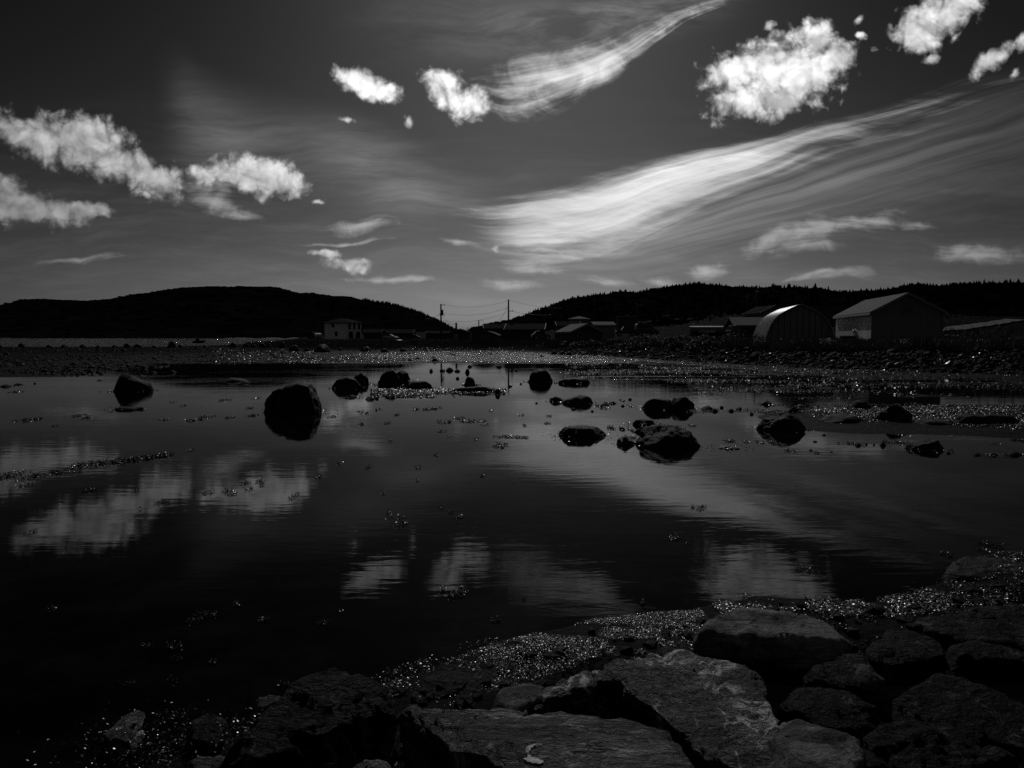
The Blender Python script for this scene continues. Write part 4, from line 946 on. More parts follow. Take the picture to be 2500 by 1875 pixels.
for (px, py, hw, hh, n) in [(500,1505,30,8,160),(470,1520,20,6,80),(420,1580,24,8,90),(360,1580,16,6,50),(575,1480,14,6,60),(640,1516,16,5,70),(785,1524,18,4,60),(830,1494,10,4,40),(310,1675,20,6,70),(420,1660,14,5,60),(690,1675,16,6,60),(430,1610,16,5,50),(520,1618,10,4,40),(130,1490,16,4,40)]:
    clump('faint glinting seaweed in the dark shallow water at the lower left', [(px, py, hw, hh, n)], 'seaweed in the dark water at the lower left')

# dark weed lying in strips over the shallow flats right of the middle
n_ = 160000
px_ = rr.uniform(1380, 2640, n_); Y_ = np.exp(rr.uniform(math.log(19.5), math.log(58), n_)); u_ = (px_ - 1250) / FPX; x_ = u_ * Y_
ok_ = (Y_ < 103 - 205 * u_ + 184 * u_ * u_ - 1.5) & ~((px_ < 1680) & (Y_ < 34))
w_ = vnoise(p3(x_ / 5.5, Y_ / 1.5), 12) + 0.5 * vnoise(p3(x_ / 1.6, Y_ / .7), 13)
ok_ &= w_ > 0.30 + 0.25 * rr.random(n_)
x_, Y_, u_ = (q[ok_][:15000] for q in (x_, Y_, u_)); n_ = len(x_); s_ = rr.uniform(.03, .085, n_) * Y_ / 36
rows = np.column_stack([x_, Y_, np.maximum(0.0, ground_h(u_, Y_)) + rr.uniform(0, .035, n_), s_, s_ * .6, s_, rr.uniform(0, 6.28, n_), rr.normal(size=n_) * .3, rr.normal(size=n_) * .3])
scatter('tidal_weed', LV, LF, rows, M['strand_weed'], 'dark weed lying in strips over the shallow flats')

# weed and shingle along the near water edge, glittering in the sun
def edge_weed(n, x0, x1, t0, t1, s0, s1, thr=.25):
    k = n * 8; x = rr.uniform(x0, x1, k); t = rr.uniform(t0, t1, k)
    y = np.interp(x, SX, SY) - t + 0.06 * vnoise(p3(x * 3.0, 0.0), 3)
    keep = vnoise(p3(x * 2.3, y * 3.1), 8) + 0.6 * vnoise(p3(x * 7, y * 9), 9) >= rr.uniform(-.55, thr, k)
    s = rr.uniform(s0, s1, k) * rr.uniform(.6, 1.3, k)
    rows = np.column_stack([x, y, s])[keep][:n]
    R_ = np.array(rows); z = np.maximum(near_h(R_[:, 0], R_[:, 1]), 0.0)
    m = len(R_)
    return np.column_stack([R_[:, 0], R_[:, 1], z + rr.uniform(0.0, 0.02, m), R_[:, 2], R_[:, 2] * rr.uniform(.5, 1, m), R_[:, 2], rr.uniform(0, 6.28, m), rr.normal(size=m) * .30, rr.normal(size=m) * .30])
xa = lambda px, py: G(px, py).x
E1 = edge_weed(30000, xa(1080, 1630), xa(1720, 1510), -0.05, 0.72, 0.0022, 0.0072, -.38)
fade = (E1[:, 0] - xa(1080, 1630)) / (xa(1330, 1560) - xa(1080, 1630)); E1 = E1[fade > rr.random(len(E1)) * (0.5 + 0.9 * np.clip((np.interp(E1[:, 0], SX, SY) - E1[:, 1]) / .5, 0, 1))]
E2 = edge_weed(8000, xa(1740, 1480), xa(2290, 1450), -0.06, 0.42, 0.005, 0.015)
E3 = edge_weed(4200, xa(2270, 1440), xa(2620, 1400), -0.05, 0.7, 0.004, 0.012)
E4 = edge_weed(1500, xa(300, 1800), xa(1215, 1640), -0.25, 0.25, 0.004, 0.012)
scatter('beach_weed', LV, LF, np.concatenate([E1, E2, E3, E4]), M['weed'], 'glittering wet weed along the near water edge')
E5 = edge_weed(5000, xa(1215, 1600), xa(2620, 1400), 0.25, 1.1, 0.004, 0.014)
scatter('beach_gravel', IV, IF, E5 * np.array([1, 1, 1, 1, 1, .6, 1, .5, .5]), M['pebble'], 'wet gravel along the near water edge')
# bladder-weed skirts on the rocks at the lower left
rows = []
for (px, py, Y, w, n) in [(300,1800,3.7,.16,240),(330,1835,3.5,.2,160),(420,1745,3.95,.05,90),(430,1795,3.75,.08,70),(375,1810,3.6,.10,120),(580,1780,3.6,.1,80),(470,1830,3.4,.2,140),(350,1850,3.3,.25,160),(240,1840,3.4,.2,60),(580,1755,3.7,.08,50),(970,1665,4.1,.09,160),(1030,1640,4.4,.05,60)]:
    q = P(px, py, Y)
    for k in range(n):
        s = rr.uniform(.004, .012); rows.append((q.x + rr.normal() * w, q.y + rr.normal() * w, max(q.z - 0.02, 0.0) + rr.uniform(0, .04), s, s * .7, s, rr.random() * 6.28, rr.normal() * .6, rr.normal() * .6))
scatter('rock_weed', LV, LF, rows, M['weed'], 'glinting weed on the low stones at the lower left')

# ------------------------------------------------------------------ buildings
def house(name, label, cat, loc, rz, w, d, h, rh, roof, wm, rm, wins=(), over=0.3, trim='trim', group=None, door=None, chimney=None, siding=None, plinth=True):
    """a building: front faces -y, the long walls run along x (roof 'gx': gables left and right, 'gy': gable in front)"""
    t = tag(empty(name, loc, rz), label, cat, group); hw, hd = w / 2, d / 2
    wall = MB()
    if roof == 'gy': wall.prism([(-hw, -1.2), (hw, -1.2), (hw, h), (0, h + rh), (-hw, h)], 'y', -hd, hd)
    elif roof == 'gx': wall.prism([(-hd, -1.2), (hd, -1.2), (hd, h), (0, h + rh), (-hd, h)], 'x', -hw, hw)
    else: wall.box((0, 0, (h - 1.2) / 2), (w, d, h + 1.2))
    wall.build('wall', M[wm], t)
    r = MB(); th = 0.13; e = 0.012
    if roof in ('gy', 'gx'):
        a = hw if roof == 'gy' else hd; o = over; s = rh / a
        poly = [(-a - o, h - s * o + e), (0, h + rh + e), (a + o, h - s * o + e), (a + o, h - s * o + e + th), (0, h + rh + e + th), (-a - o, h - s * o + e + th)]
        ext = (hd if roof == 'gy' else hw) + over
        r.prism(poly, 'y' if roof == 'gy' else 'x', -ext, ext)
        ro = r.build('roof', M[rm], t)
        fz = h - s * o - 0.04; fb = MB()
        for sg in (-1, 1):
            if roof == 'gy': fb.box((sg * (a + o + .018), 0, fz + .03), (.03, 2 * ext, .20))
            else: fb.box((0, sg * (a + o + .018), fz + .03), (2 * ext, .03, .20))
        fb.build('fascia', M[trim], t)
        for sg in (-1, 1):
            bb = MB()
            p4 = [(-a - o, h - s * o - .10), (0, h + rh - .10), (a + o, h - s * o - .10), (a + o, h - s * o + .16), (0, h + rh + .16), (-a - o, h - s * o + .16)]
            bb.prism(p4, 'y' if roof == 'gy' else 'x', sg * (ext + .004), sg * (ext + .034))
            bb.build('barge_board', M[trim], t)
    elif roof == 'hip':
        o = over; X, Y_ = hw + o, hd + o; m = min(X, Y_) * 0.92; z0 = h + e
        rv = [(-X, -Y_, z0), (X, -Y_, z0), (X, Y_, z0), (-X, Y_, z0), (-X + m, -Y_ + m, z0 + rh), (X - m, -Y_ + m, z0 + rh), (X - m, Y_ - m, z0 + rh), (-X + m, Y_ - m, z0 + rh)]
        r.add(rv, [(3, 2, 1, 0), (0, 1, 5, 4), (1, 2, 6, 5), (2, 3, 7, 6), (3, 0, 4, 7), (4, 5, 6, 7)])
        ro = r.build('roof', M[rm], t)
        fb = MB()
        for sg in (-1, 1):
            fb.box((0, sg * (Y_ - .02), h - .09), (2 * X, .03, .2)); fb.box((sg * (X - .02), 0, h - .09), (.03, 2 * Y_ - .08, .2))
        fb.build('fascia', M[trim], t)
    else:
        r.box((0, 0, h + .09), (w + 2 * over, d + 2 * over, .16)); ro = r.build('roof', M[rm], t)
    if chimney: MB().box(chimney, (.5, .5, 1.2)).build('chimney', M['dark_wall'], ro)
    if siding:
        sb = MB(); k = 0; z = 0.0; st = 0.125
        top = h + rh - .05
        while z < top - st:
            f = 1.0 if z + st < h else max(0.0, 1 - (z + st - h) / rh)
            a = hw * f
            if a > 0.1: sb.prism([(-hd - .018, z), (-hd - .002, z), (-hd - .002, z + st), (-hd - .010, z + st)], 'x', -a, a)
            if z + st < h - .05:
                for sg in (-1, 1): sb.prism([(sg * (hw + .016), z), (sg * (hw + .002), z), (sg * (hw + .002), z + st), (sg * (hw + .011), z + st)], 'y', -hd, hd)
            z += st
        so = sb.build('siding', M[siding[0]], t); so['kind'] = 'stuff'
        for sx in (-1, 1): MB().box((sx * (hw + .01), -hd - .01, h / 2), (.10, .10, h)).build('corner_board', M[siding[1]], t)
    for (face, x, z, ww, wh) in wins:
        fr = MB(); b_ = .09; yy = .05 if not siding else .06
        for c, s in (((0, 0, wh / 2 + b_ / 2), (ww + 2 * b_, .08, b_)), ((0, 0, -wh / 2 - b_ / 2), (ww + 2 * b_, .08, b_)), ((-ww / 2 - b_ / 2, 0, 0), (b_, .08, wh)), ((ww / 2 + b_ / 2, 0, 0), (b_, .08, wh))): fr.box(c, s)
        if ww > 1.0: fr.box((0, 0, 0), (.05, .06, wh))
        fo = fr.build('window', M[trim], t)
        if face == 'f': fo.location = (x, -hd - yy + .02, z)
        elif face == 'l': fo.location = (-hw - yy + .02, x, z); fo.rotation_euler.z = -math.pi / 2
        else: fo.location = (hw + yy - .02, x, z); fo.rotation_euler.z = math.pi / 2
        MB().box((0, .012, 0), (ww, .03, wh)).build('pane', M['glass'], fo)
    if door:
        face, x, dw, dh = door
        do = MB().box((0, 0, dh / 2), (dw, .07, dh)).build('door', M['dark_trim' if trim != 'dark_trim' else 'grey_wall'], t)
        do.location = (x, -hd - .04, 0) if face == 'f' else (-hw - .04, x, 0)
        if face == 'l': do.rotation_euler.z = -math.pi / 2
        MB().box((dw * .38, -.05, dh * .5), (.10, .04, .04)).build('handle', M['zinc'], do)
    return t
def at(px, Y, py=None):
    x = UV(px, 822)[0] * Y
    if py is not None: return (x, Y, P(px, py, Y).z)
    return (x, Y, gz(x, Y) if Y < 300 else 2.0)

# near shed: direction of its long axis is a little right of straight ahead
AX = -R(11.6)
sx, sy = UV(2128, 822)[0] * 62.0, 62.0                       # its near left corner
shw, shd = 5.55, 12.8
cx_ = sx + math.cos(AX) * shw / 2 - math.sin(AX) * shd / 2 ; cy_ = sy + math.sin(AX) * shw / 2 + math.cos(AX) * shd / 2
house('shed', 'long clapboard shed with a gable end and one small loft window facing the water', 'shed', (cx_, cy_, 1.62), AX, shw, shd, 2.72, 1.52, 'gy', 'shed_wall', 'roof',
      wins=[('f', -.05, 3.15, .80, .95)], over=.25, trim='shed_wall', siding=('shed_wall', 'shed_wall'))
shed = [o for o in COL.objects if o.name == 'shed'][0]
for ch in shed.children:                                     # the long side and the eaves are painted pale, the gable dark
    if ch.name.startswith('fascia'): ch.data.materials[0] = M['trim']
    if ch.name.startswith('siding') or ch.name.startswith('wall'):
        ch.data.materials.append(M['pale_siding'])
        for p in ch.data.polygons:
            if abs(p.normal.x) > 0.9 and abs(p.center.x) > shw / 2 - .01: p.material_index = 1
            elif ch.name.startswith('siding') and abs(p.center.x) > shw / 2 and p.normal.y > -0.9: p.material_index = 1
def local(cx, cy, ang, lx, ly): return (cx + math.cos(ang) * lx - math.sin(ang) * ly, cy + math.sin(ang) * lx + math.cos(ang) * ly)
wx, wy = local(cx_, cy_, AX, -shw / 2 - .42, -shd / 2 + 2.4)
wb = MB(); wb.prism([(-.75, 0), (.7, 0), (.8, 1.25), (.35, 1.12), (-.1, 1.32), (-.55, 1.1)], 'y', -.03, .03)
o = wb.build('leaning_board', M['white_paint']); o.location = (wx, wy, 1.66); o.rotation_euler = (R(-17), 0, AX - math.pi / 2 + math.pi)
tag(o, 'torn white board leaning on the pale side wall of the long shed', 'board')
wx, wy = local(cx_, cy_, AX, -shw / 2 - 1.1, -shd / 2 + 3.6)
ct = MB(); ct.box((0, 0, .3), (.9, 1.5, .6)); ct.box((0, 0, .64), (1.0, 1.6, .06))
o = ct.build('wooden_crate', M['dark_wall']); o.location = (wx, wy, 1.62); o.rotation_euler.z = AX
tag(o, 'low dark crate standing in the grass beside the pale wall of the long shed', 'crate')

# arched metal hut
hx, hy = UV(1953, 822)[0] * 72.0, 72.0
hb = 1.70; HLEN = 10.5
hut = tag(empty('metal_hut', (hx, hy, hb), AX), 'arched corrugated metal hut with a dark panelled front left of the long shed', 'hut')
prof = [(-3.36, -.6), (-3.36, 0), (-3.16, .62), (-2.90, 1.25), (-2.55, 1.82), (-2.08, 2.26), (-1.5, 2.58), (-.85, 2.86), (-.3, 3.08), (0, 3.16)]
prof = [(a, c * 1.19) for a, c in prof]
prof = prof + [(-a, c) for a, c in prof[-2::-1]]
pa = np.array(prof); seg = []
for i in range(len(pa) - 1):
    for t in np.linspace(0, 1, 4, endpoint=False): seg.append(pa[i] * (1 - t) + pa[i + 1] * t)
seg.append(pa[-1]); seg = np.array(seg)
for _ in range(3): seg[1:-1] = (seg[:-2] + 2 * seg[1:-1] + seg[2:]) / 4
tg = np.gradient(seg, axis=0); nn = np.stack([-tg[:, 1], tg[:, 0]], 1); nn /= np.linalg.norm(nn, axis=1)[:, None]
yl = np.linspace(0, HLEN, 18 * 8 + 1); off = 0.045 * np.cos(2 * math.pi * yl / (HLEN / 18))
sh_v = np.stack([np.broadcast_to((seg[:, 0] + nn[:, 0] * 0)[None], (len(yl), len(seg))) + off[:, None] * nn[None, :, 0],
                 np.broadcast_to(yl[:, None], (len(yl), len(seg))), seg[None, :, 1] + off[:, None] * nn[None, :, 1]], -1)
link('shell', np_mesh('shell', sh_v.reshape(-1, 3), grid_faces(len(yl), len(seg)), M['zinc']), hut)
inner = seg * np.array([.985, .985])
MB().prism([tuple(p) for p in inner], 'y', .30, .36).build('end_wall', M['dark_wall'], hut)
MB().prism([tuple(p) for p in inner], 'y', HLEN - .3, HLEN - .2).build('end_wall', M['dark_wall'], hut)
xs = np.linspace(-3.25, 3.25, 12)
top_z = lambda x: float(np.interp(x, seg[:, 0], seg[:, 1])) - .07
for a, c in zip(xs[:-1], xs[1:]):
    a2, c2 = a + .035, c - .035; ins = [a2 + (c2 - a2) * t for t in np.linspace(0, 1, 5)]
    y0 = .20 + random.uniform(0, .02)
    MB().prism([(c2, -.4), *[(x, max(top_z(x), .05)) for x in ins[::-1]], (a2, -.4)], 'y', y0, y0 + .05).build('panel', M['hut_front'], hut)
rim = MB(); rim.tube([(p[0], .02, p[1]) for p in seg], .05, 6); rim.build('edge_strip', M['zinc'], hut, sm=True)

# buildings beyond the hut and further along the shore
bx, by, _ = at(1870, 100)
house('gabled_house', 'grey gabled house on the rise half hidden behind the metal hut', 'house', (bx, by, P(1870, 785, 100).z), R(6), 4.2, 5.0, 1.1, .95, 'gy', 'grey_wall', 'dark_roof', wins=[('f', .8, .9, .6, .5)], trim='dark_trim')
house('flat_outbuilding', 'low flat-roofed outbuilding showing right behind the metal hut', 'outbuilding', at(2006, 92, 775), R(-4), 5.0, 4.0, 1.45, .2, 'flat', 'dark_wall', 'dark_roof', over=.1, trim='dark_trim')
house('roadside_cabin', 'low cabin with a plain pitched roof between the fuel tank and the metal hut', 'cabin', at(1826, 92, 816), R(-3), 4.4, 4.4, 1.1, .95, 'gx', 'dark_wall', 'roof', wins=[('f', -1.1, .62, .55, .6), ('f', -.4, .62, .45, .6), ('f', .8, .62, .5, .6), ('f', 1.5, .62, .5, .6)], over=.25, trim='dark_trim')
house('hillside_trailer', 'dark flat trailer home on the hillside above the parked truck', 'trailer', at(1529, 150, 796), R(3), 3.8, 3.0, 1.9, .2, 'flat', 'dark_wall', 'grey_wall', over=.12, trim='dark_trim')
house('hillside_house', 'small white hip-roofed house on the slope above the other houses', 'house', at(1414, 210, 796), R(-24), 4.6, 4.6, 2.1, .75, 'hip', 'grey_wall', 'roof', wins=[('f', .5, 1.25, .7, .7), ('l', 0, 1.25, .6, .6)], over=.35, trim='trim')
house('low_shed', 'low gabled shed with one pale roof slope beneath the white hillside house', 'shed', at(1413, 100, 832), R(14), 4.3, 6.5, 1.25, 1.0, 'gy', 'dark_wall', 'roof', wins=[('f', -.9, .8, .5, .5)], over=.28, trim='grey_wall')
house('lean_to', 'small lean-to with a pale roof right of the low gabled shed', 'shed', at(1470, 120, 812), R(8), 3.4, 3.0, 1.2, .5, 'gx', 'grey_wall', 'roof', over=.2, trim='grey_wall')
house('lean_to', 'long low roof behind the low gabled shed', 'shed', at(1385, 130, 812), R(8), 4.2, 3.0, 1.2, .7, 'gx', 'dark_wall', 'dark_roof', over=.2, trim='dark_trim')
house('bungalow', 'long dark bungalow with a double window beside the tall utility pole', 'house', at(1284, 130, 830), R(-7), 6.6, 5.5, 1.9, .95, 'gx', 'dark_wall', 'dark_roof', wins=[('f', 1.0, 1.25, 1.1, .95), ('f', -1.6, 1.3, .5, .6)], over=.35, trim='dark_trim', chimney=(-2.6, .3, 2.9))
house('bungalow', 'dark bungalow with a low roof behind the round-roofed boat shed', 'house', at(1212, 165, 818), R(5), 5.6, 5.0, 1.5, 1.0, 'gx', 'dark_wall', 'dark_roof', wins=[('f', .9, 1.0, .8, .7)], over=.3, trim='dark_trim', chimney=(.8, .2, 2.4))
house('bungalow', 'low dark bungalow beside the right wall of the white two-storey house', 'house', at(914, 225, 829), R(-4), 5.4, 5, 2.2, 1.0, 'gx', 'dark_wall', 'dark_roof', over=.3, trim='dark_trim', wins=[('f', -1.2, 1.2, .8, .8)])
house('bungalow', 'wide dark bungalow behind the silver car', 'house', at(975, 235, 829), R(2), 9.4, 6, 2.1, 1.1, 'gx', 'dark_wall', 'dark_roof', over=.35, trim='dark_trim', wins=[('f', -2.5, 1.1, .9, .8), ('f', 2.2, 1.1, .9, .8)])
house('outbuilding', 'square dark outbuilding with a pale door beneath the thick short post', 'outbuilding', at(1125, 150, 831), R(-6), 3.6, 3.4, 1.7, .55, 'gy', 'dark_wall', 'dark_roof', over=.2, trim='dark_trim', door=('f', -.7, .9, 1.4))
house('outbuilding', 'low dark outbuilding left of the square one with the pale door', 'outbuilding', at(1078, 200, 829), R(-6), 8.0, 4, 1.7, .6, 'gx', 'dark_wall', 'dark_roof', over=.2, trim='dark_trim')
# boat shed with a rounded roof
bs = tag(empty('boat_shed', at(1187, 115, 832), R(-5)), 'low boat shed with a shallow rounded roof in front of the bungalows', 'shed')
arc = [(-2.1, -1)] + [(-2.1 + 4.2 * t, .85 + .62 * math.sin(math.pi * t)) for t in np.linspace(0, 1, 13)] + [(2.1, -1)]
MB().prism(arc, 'y', -2.2, 2.2).build('wall', M['dark_wall'], bs)
arc2 = [(-2.25 + 4.5 * t, .83 + .66 * math.sin(math.pi * t)) for t in np.linspace(0, 1, 13)]
MB().prism(arc2 + [(x, z + .07) for x, z in arc2[::-1]], 'y', -2.35, 2.35).build('roof', M['roof'], bs)
MB().box((.2, -2.24, .35), (1.5, .06, 1.1)).build('door', M['dark_trim'], bs)
# the white two-storey house
house('white_house', 'white two-storey house with a low hipped roof at the foot of the far hill', 'house', at(838, 230, 829), R(-22), 8.3, 8.3, 5.45, 1.45, 'hip', 'white_wall', 'dark_roof',
      wins=[('f', -.9, 4.5, .9, 1.0), ('f', .3, 1.9, .9, 1.3), ('r', -2.4, 4.2, 1.0, 1.7), ('r', .2, 4.2, 1.0, 1.7), ('r', 2.8, 4.2, 1.0, 1.7), ('r', -1.8, 1.5, 1.9, 2.0), ('r', 2.2, 1.5, 1.9, 2.0)], over=.55, trim='dark_trim', chimney=(.6, .4, 7.0))
house('outbuilding', 'small dark outbuilding left of the white two-storey house', 'outbuilding', at(768, 228, 829), R(-20), 3.4, 3, 1.6, .8, 'gy', 'dark_wall', 'dark_roof', over=.2, trim='dark_trim')
dr = MB(); dr.tube([(-.9, 0, .75), (.9, 0, .75)], .5, 14)
for x in (-.6, .6): dr.box((x, 0, .14), (.12, .8, .3))
o = dr.build('glint_drum', M['white_paint'], sm=False); o.location = at(776, 214, 824); o.rotation_euler.z = R(35)  # made-up drum, added to give a bright glint here
tag(o, 'small added white drum standing for a glint beside the white two-storey house', 'drum')

# ------------------------------------------------------------------ fuel tank with its lettering
tk = tag(empty('fuel_tank', at(1724, 80, 821), R(-2)), 'horizontal dark fuel tank with white lettering and a bright line along its top', 'fuel tank')
rt, Lt, zt = .56, 3.75, .58
MB().tube([(-Lt / 2, 0, zt), (-Lt / 2 + .05, 0, zt), (Lt / 2 - .05, 0, zt), (Lt / 2, 0, zt)], rt, 36).build('tank_shell', M['tank'], tk, sm=True)
tk.children[0].data.polygons.foreach_set('use_smooth', [len(p.vertices) == 4 for p in tk.children[0].data.polygons])
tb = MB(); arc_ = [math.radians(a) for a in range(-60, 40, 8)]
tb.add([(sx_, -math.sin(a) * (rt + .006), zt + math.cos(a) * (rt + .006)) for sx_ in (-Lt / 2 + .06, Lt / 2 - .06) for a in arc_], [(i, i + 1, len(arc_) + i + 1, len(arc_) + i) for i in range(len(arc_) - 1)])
tb.build('glint_band', M['glint_white'], tk, sm=True)  # the sun's highlight along the tank top, put into white colour
for x in (-1.2, 1.2):
    MB().box((x, 0, -.12), (.16, .9, .4)).build('cradle', M['dark_wall'], tk)
MB().tube([(-1.6, 0, zt + rt - .02), (-1.6, 0, zt + rt + .25), (-1.35, 0, zt + rt + .25)], .045, 8).build('vent_pipe', M['zinc'], tk)
fc = bpy.data.curves.new('lettering', 'FONT'); fc.body = 'Ultramar'; fc.size = .52; fc.align_x = 'CENTER'; fc.align_y = 'CENTER'; fc.resolution_u = 3
fo = bpy.data.objects.new('lettering_source', fc); COL.objects.link(fo)
me = bpy.data.meshes.new_from_object(fo.evaluated_get(bpy.context.evaluated_depsgraph_get())); bpy.data.objects.remove(fo)
for vtx in me.vertices:
    x, z = vtx.co.x, vtx.co.y - .02; vtx.co = (x, -math.sqrt(max(rt * rt - z * z, .01)) - .008, zt + z)
me.materials.clear(); me.materials.append(M['letter']); me.name = 'lettering'
link('lettering', me, tk)
pst = tag(empty('valve_post', at(1770, 80, 822)), 'short post with a crossbar at the right end of the fuel tank', 'post')
MB().box((0, 0, .55), (.14, .14, 1.5)).build('shaft', M['pole'], pst); MB().box((.5, 0, 1.25), (1.1, .06, .06)).build('crossbar', M['pole'], pst)

# ------------------------------------------------------------------ vehicles
def vehicle(name, label, cat, loc, rz, paint, L=4.3, Wd=1.75, kind='car', group=None):
    t = tag(empty(name, loc, rz), label, cat, group); a = L / 2
    if kind == 'car':
        body = [(-a, .32), (-a + .05, .75), (-a + .25, .92), (-a * .45, .98), (a * .42, .95), (a - .35, .82), (a - .03, .62), (a, .34)]
        cab = [(-a * .80, .93), (-a * .52, 1.36), (-a * .1, 1.45), (a * .12, 1.40), (a * .46, .94)]
    elif kind == 'pickup':
        body = [(-a, .42), (-a, .98), (-.1, 1.0), (a * .45, 1.02), (a - .12, .95), (a, .75), (a, .42)]
        cab = [(-a * .12, .99), (-a * .08, 1.62), (a * .22, 1.64), (a * .46, 1.0)]
    else:
        body = [(-a, .4), (-a, 1.05), (a * .62, 1.05), (a - .1, .92), (a, .7), (a, .4)]
        cab = [(-a, 1.04), (-a + .08, 1.88), (-a + .3, 1.95), (a * .38, 1.93), (a * .64, 1.04)]
    hb = Wd / 2; n = len(body)
    b_ = MB().prism(body, 'y', -hb, hb).build('body', paint, t)
    cm = MB(); k = len(cab); zc0 = min(z for _, z in cab); zc1 = max(z for _, z in cab)
    ins = [(hb - .02) - .22 * (z - zc0) / (zc1 - zc0) for _, z in cab]
    cm.add([(x, -i, z) for (x, z), i in zip(cab, ins)] + [(x, i, z) for (x, z), i in zip(cab, ins)], [tuple(range(k))[::-1], tuple(range(k, 2 * k))] + [(i, (i + 1) % k, k + (i + 1) % k, k + i) for i in range(k)])
    cm.build('cabin', paint, t)
    cx0, cz0 = sum(x for x, _ in cab) / k, sum(z for _, z in cab) / k
    for s in (-1, 1):
        q = [(cx0 + (x - cx0) * .84, cz0 + (z - cz0) * .74 + .03) for x, z in cab]
        io = [(hb - .02) - .22 * (z - zc0) / (zc1 - zc0) + .008 for _, z in q]
        MB().add([(x, s * i, z) for (x, z), i in zip(q, io)], [tuple(range(k)) if s > 0 else tuple(range(k))[::-1]]).build('side_window', M['glass'], t)
    (x1, z1), (x2, z2) = cab[-2], cab[-1]; e = .02
    MB().add([(x1 + .06 + e, -hb + .3, z1 - .06), (x1 + .06 + e, hb - .3, z1 - .06), (x2 - .05 + e, hb - .12, z2 + .06), (x2 - .05 + e, -hb + .12, z2 + .06)], [(0, 1, 2, 3)]).build('windscreen', M['glass'], t)
    for x in (-a * .62, a * .62):
        for s in (-1, 1):
            wo = MB().tube([(x, s * (hb - .18), .33), (x, s * (hb + .012), .33)], .33, 16).build('wheel', M['tyre'], t)
            MB().tube([(x, s * (hb + .012), .33), (x, s * (hb + .03), .33)], .19, 12).build('rim', M['zinc'], wo)
    for s in (-1, 1):
        MB().box((a - .03, s * (hb - .28), .68), (.12, .34, .14)).build('headlight', M['white_paint'], t)
    return t
vehicle('parked_car', 'silver hatchback parked on the shore road right of the white two-storey house', 'car', at(953, 212, 828), R(-14), M['silver_paint'])
vehicle('parked_car', 'dark car parked under the bright speck right of the silver hatchback', 'car', at(1006, 205, 829), R(180), M['dark_paint'], L=4.6)
vehicle('parked_car', 'car parked among the weeds below the silver hatchback', 'car', at(969, 150, 840), R(-40), M['silver_paint'], L=2.6, Wd=1.4)
vehicle('parked_truck', 'dark van with a pale roof parked above the bank under the hillside trailer', 'van', at(1578, 112, 821), R(4), M['dark_paint'], L=3.6, Wd=1.7, kind='van')
vehicle('parked_truck', 'dark pickup truck parked left of the dark van', 'truck', at(1528, 118, 821), R(176), M['dark_paint'], L=3.4, Wd=1.6, kind='pickup')
vehicle('parked_car', 'dark low car by the roadside cabin left of the metal hut', 'car', at(1794, 84, 824), R(20), M['dark_paint'], L=2.3, Wd=1.2)
vehicle('parked_car', 'dark car in front of the bungalow with the double window', 'car', at(1320, 118, 829), R(12), M['dark_paint'], L=3.2, Wd=1.5)
# small open boat moored in the bay
bt = tag(empty('moored_boat', G(485, 837.5), R(20)), 'small dark boat with a low cabin moored in the bay beyond the spit', 'boat')
st = []
for x, hw_, zk in ((-2.0, .62, .05), (-1.0, .80, .0), (.3, .82, .0), (1.4, .55, .08), (2.15, .04, .4)):
    st.append([(x, -hw_, .75 + max(x, 0) * .12), (x, -hw_ * .75, .22 + zk), (x, 0, -.05 + zk), (x, hw_ * .75, .22 + zk), (x, hw_, .75 + max(x, 0) * .12)])
vs = [p for r_ in st for p in r_]; fs = [(i * 5 + j, i * 5 + j + 1, (i + 1) * 5 + j + 1, (i + 1) * 5 + j) for i in range(4) for j in range(4)] + [(0, 4, 3, 2, 1)] + [(i * 5, (i + 1) * 5, (i + 1) * 5 + 4, i * 5 + 4) for i in range(4)]
mesh_obj('hull', vs, fs, M['dark_paint'], bt)
MB().box((-.3, 0, 1.15), (1.3, 1.0, .8)).build('cabin', M['dark_wall'], bt); MB().box((-.3, 0, 1.58), (1.5, 1.15, .06)).build('cabin_roof', M['white_paint'], bt); MB().tube([(-.9, 0, 1.5), (-.9, 0, 2.9)], .03, 6).build('mast', M['zinc'], bt)

# ------------------------------------------------------------------ poles and wires
def pole(label, px, top, base, Y, r=.13, arms=(), lamp=None, tr=False, lean=0.0):
    b0 = P(px, base, Y); zt_ = P(px, top, Y).z; h = zt_ - b0.z
    t = tag(empty('utility_pole', (b0.x, Y, b0.z)), label, 'utility pole', 'utility poles along the shore road')
    MB().tube([(0, 0, -1), (lean * .5, 0, h * .5), (lean, 0, h)], r * 1.5, 8, r * 1.15).build('shaft', M['pole'], t, sm=True)
    for (z, l0, l1) in arms:
        ao = MB().box(((l0 + l1) / 2, -.16, z), (l1 - l0, .10, .12)).build('crossarm', M['pole'], t)
        for x in (l0 + .08, l1 - .08): MB().tube([(x, -.16, z + .06), (x, -.16, z + .24)], .05, 6).build('insulator', M['trim'], ao)
    if tr:
        MB().tube([(.34, -.1, h * .70), (.34, -.1, h * .84)], .24, 12).build('transformer', M['dark_trim'], t)
        MB().box((.2, -.1, h * .86), (.5, .06, .06)).build('bracket', M['pole'], t)
    if lamp:
        lo = MB().tube([(0, 0, h - .2), (lamp * .5, 0, h + .02), (lamp, 0, h)], .05, 6).build('lamp_arm', M['zinc'], t)
        MB().box((lamp + .25, 0, h - .02), (.6, .26, .16)).build('lamp_head', M['trim'], lo)
    return t, Vector((b0.x + lean, Y, zt_))
pl1, T1 = pole('tall utility pole with a transformer right of the white house and its hill', 1077, 742, 833, 165, .14, arms=[(6.0, -.3, .9), (8.35, 0.0, 1.0)], tr=True)
pl2, T2 = pole('tallest slender utility pole rising behind the bungalow with the double window', 1241.5, 731, 832, 150, .13, arms=[(6.25, -.2, .95)])
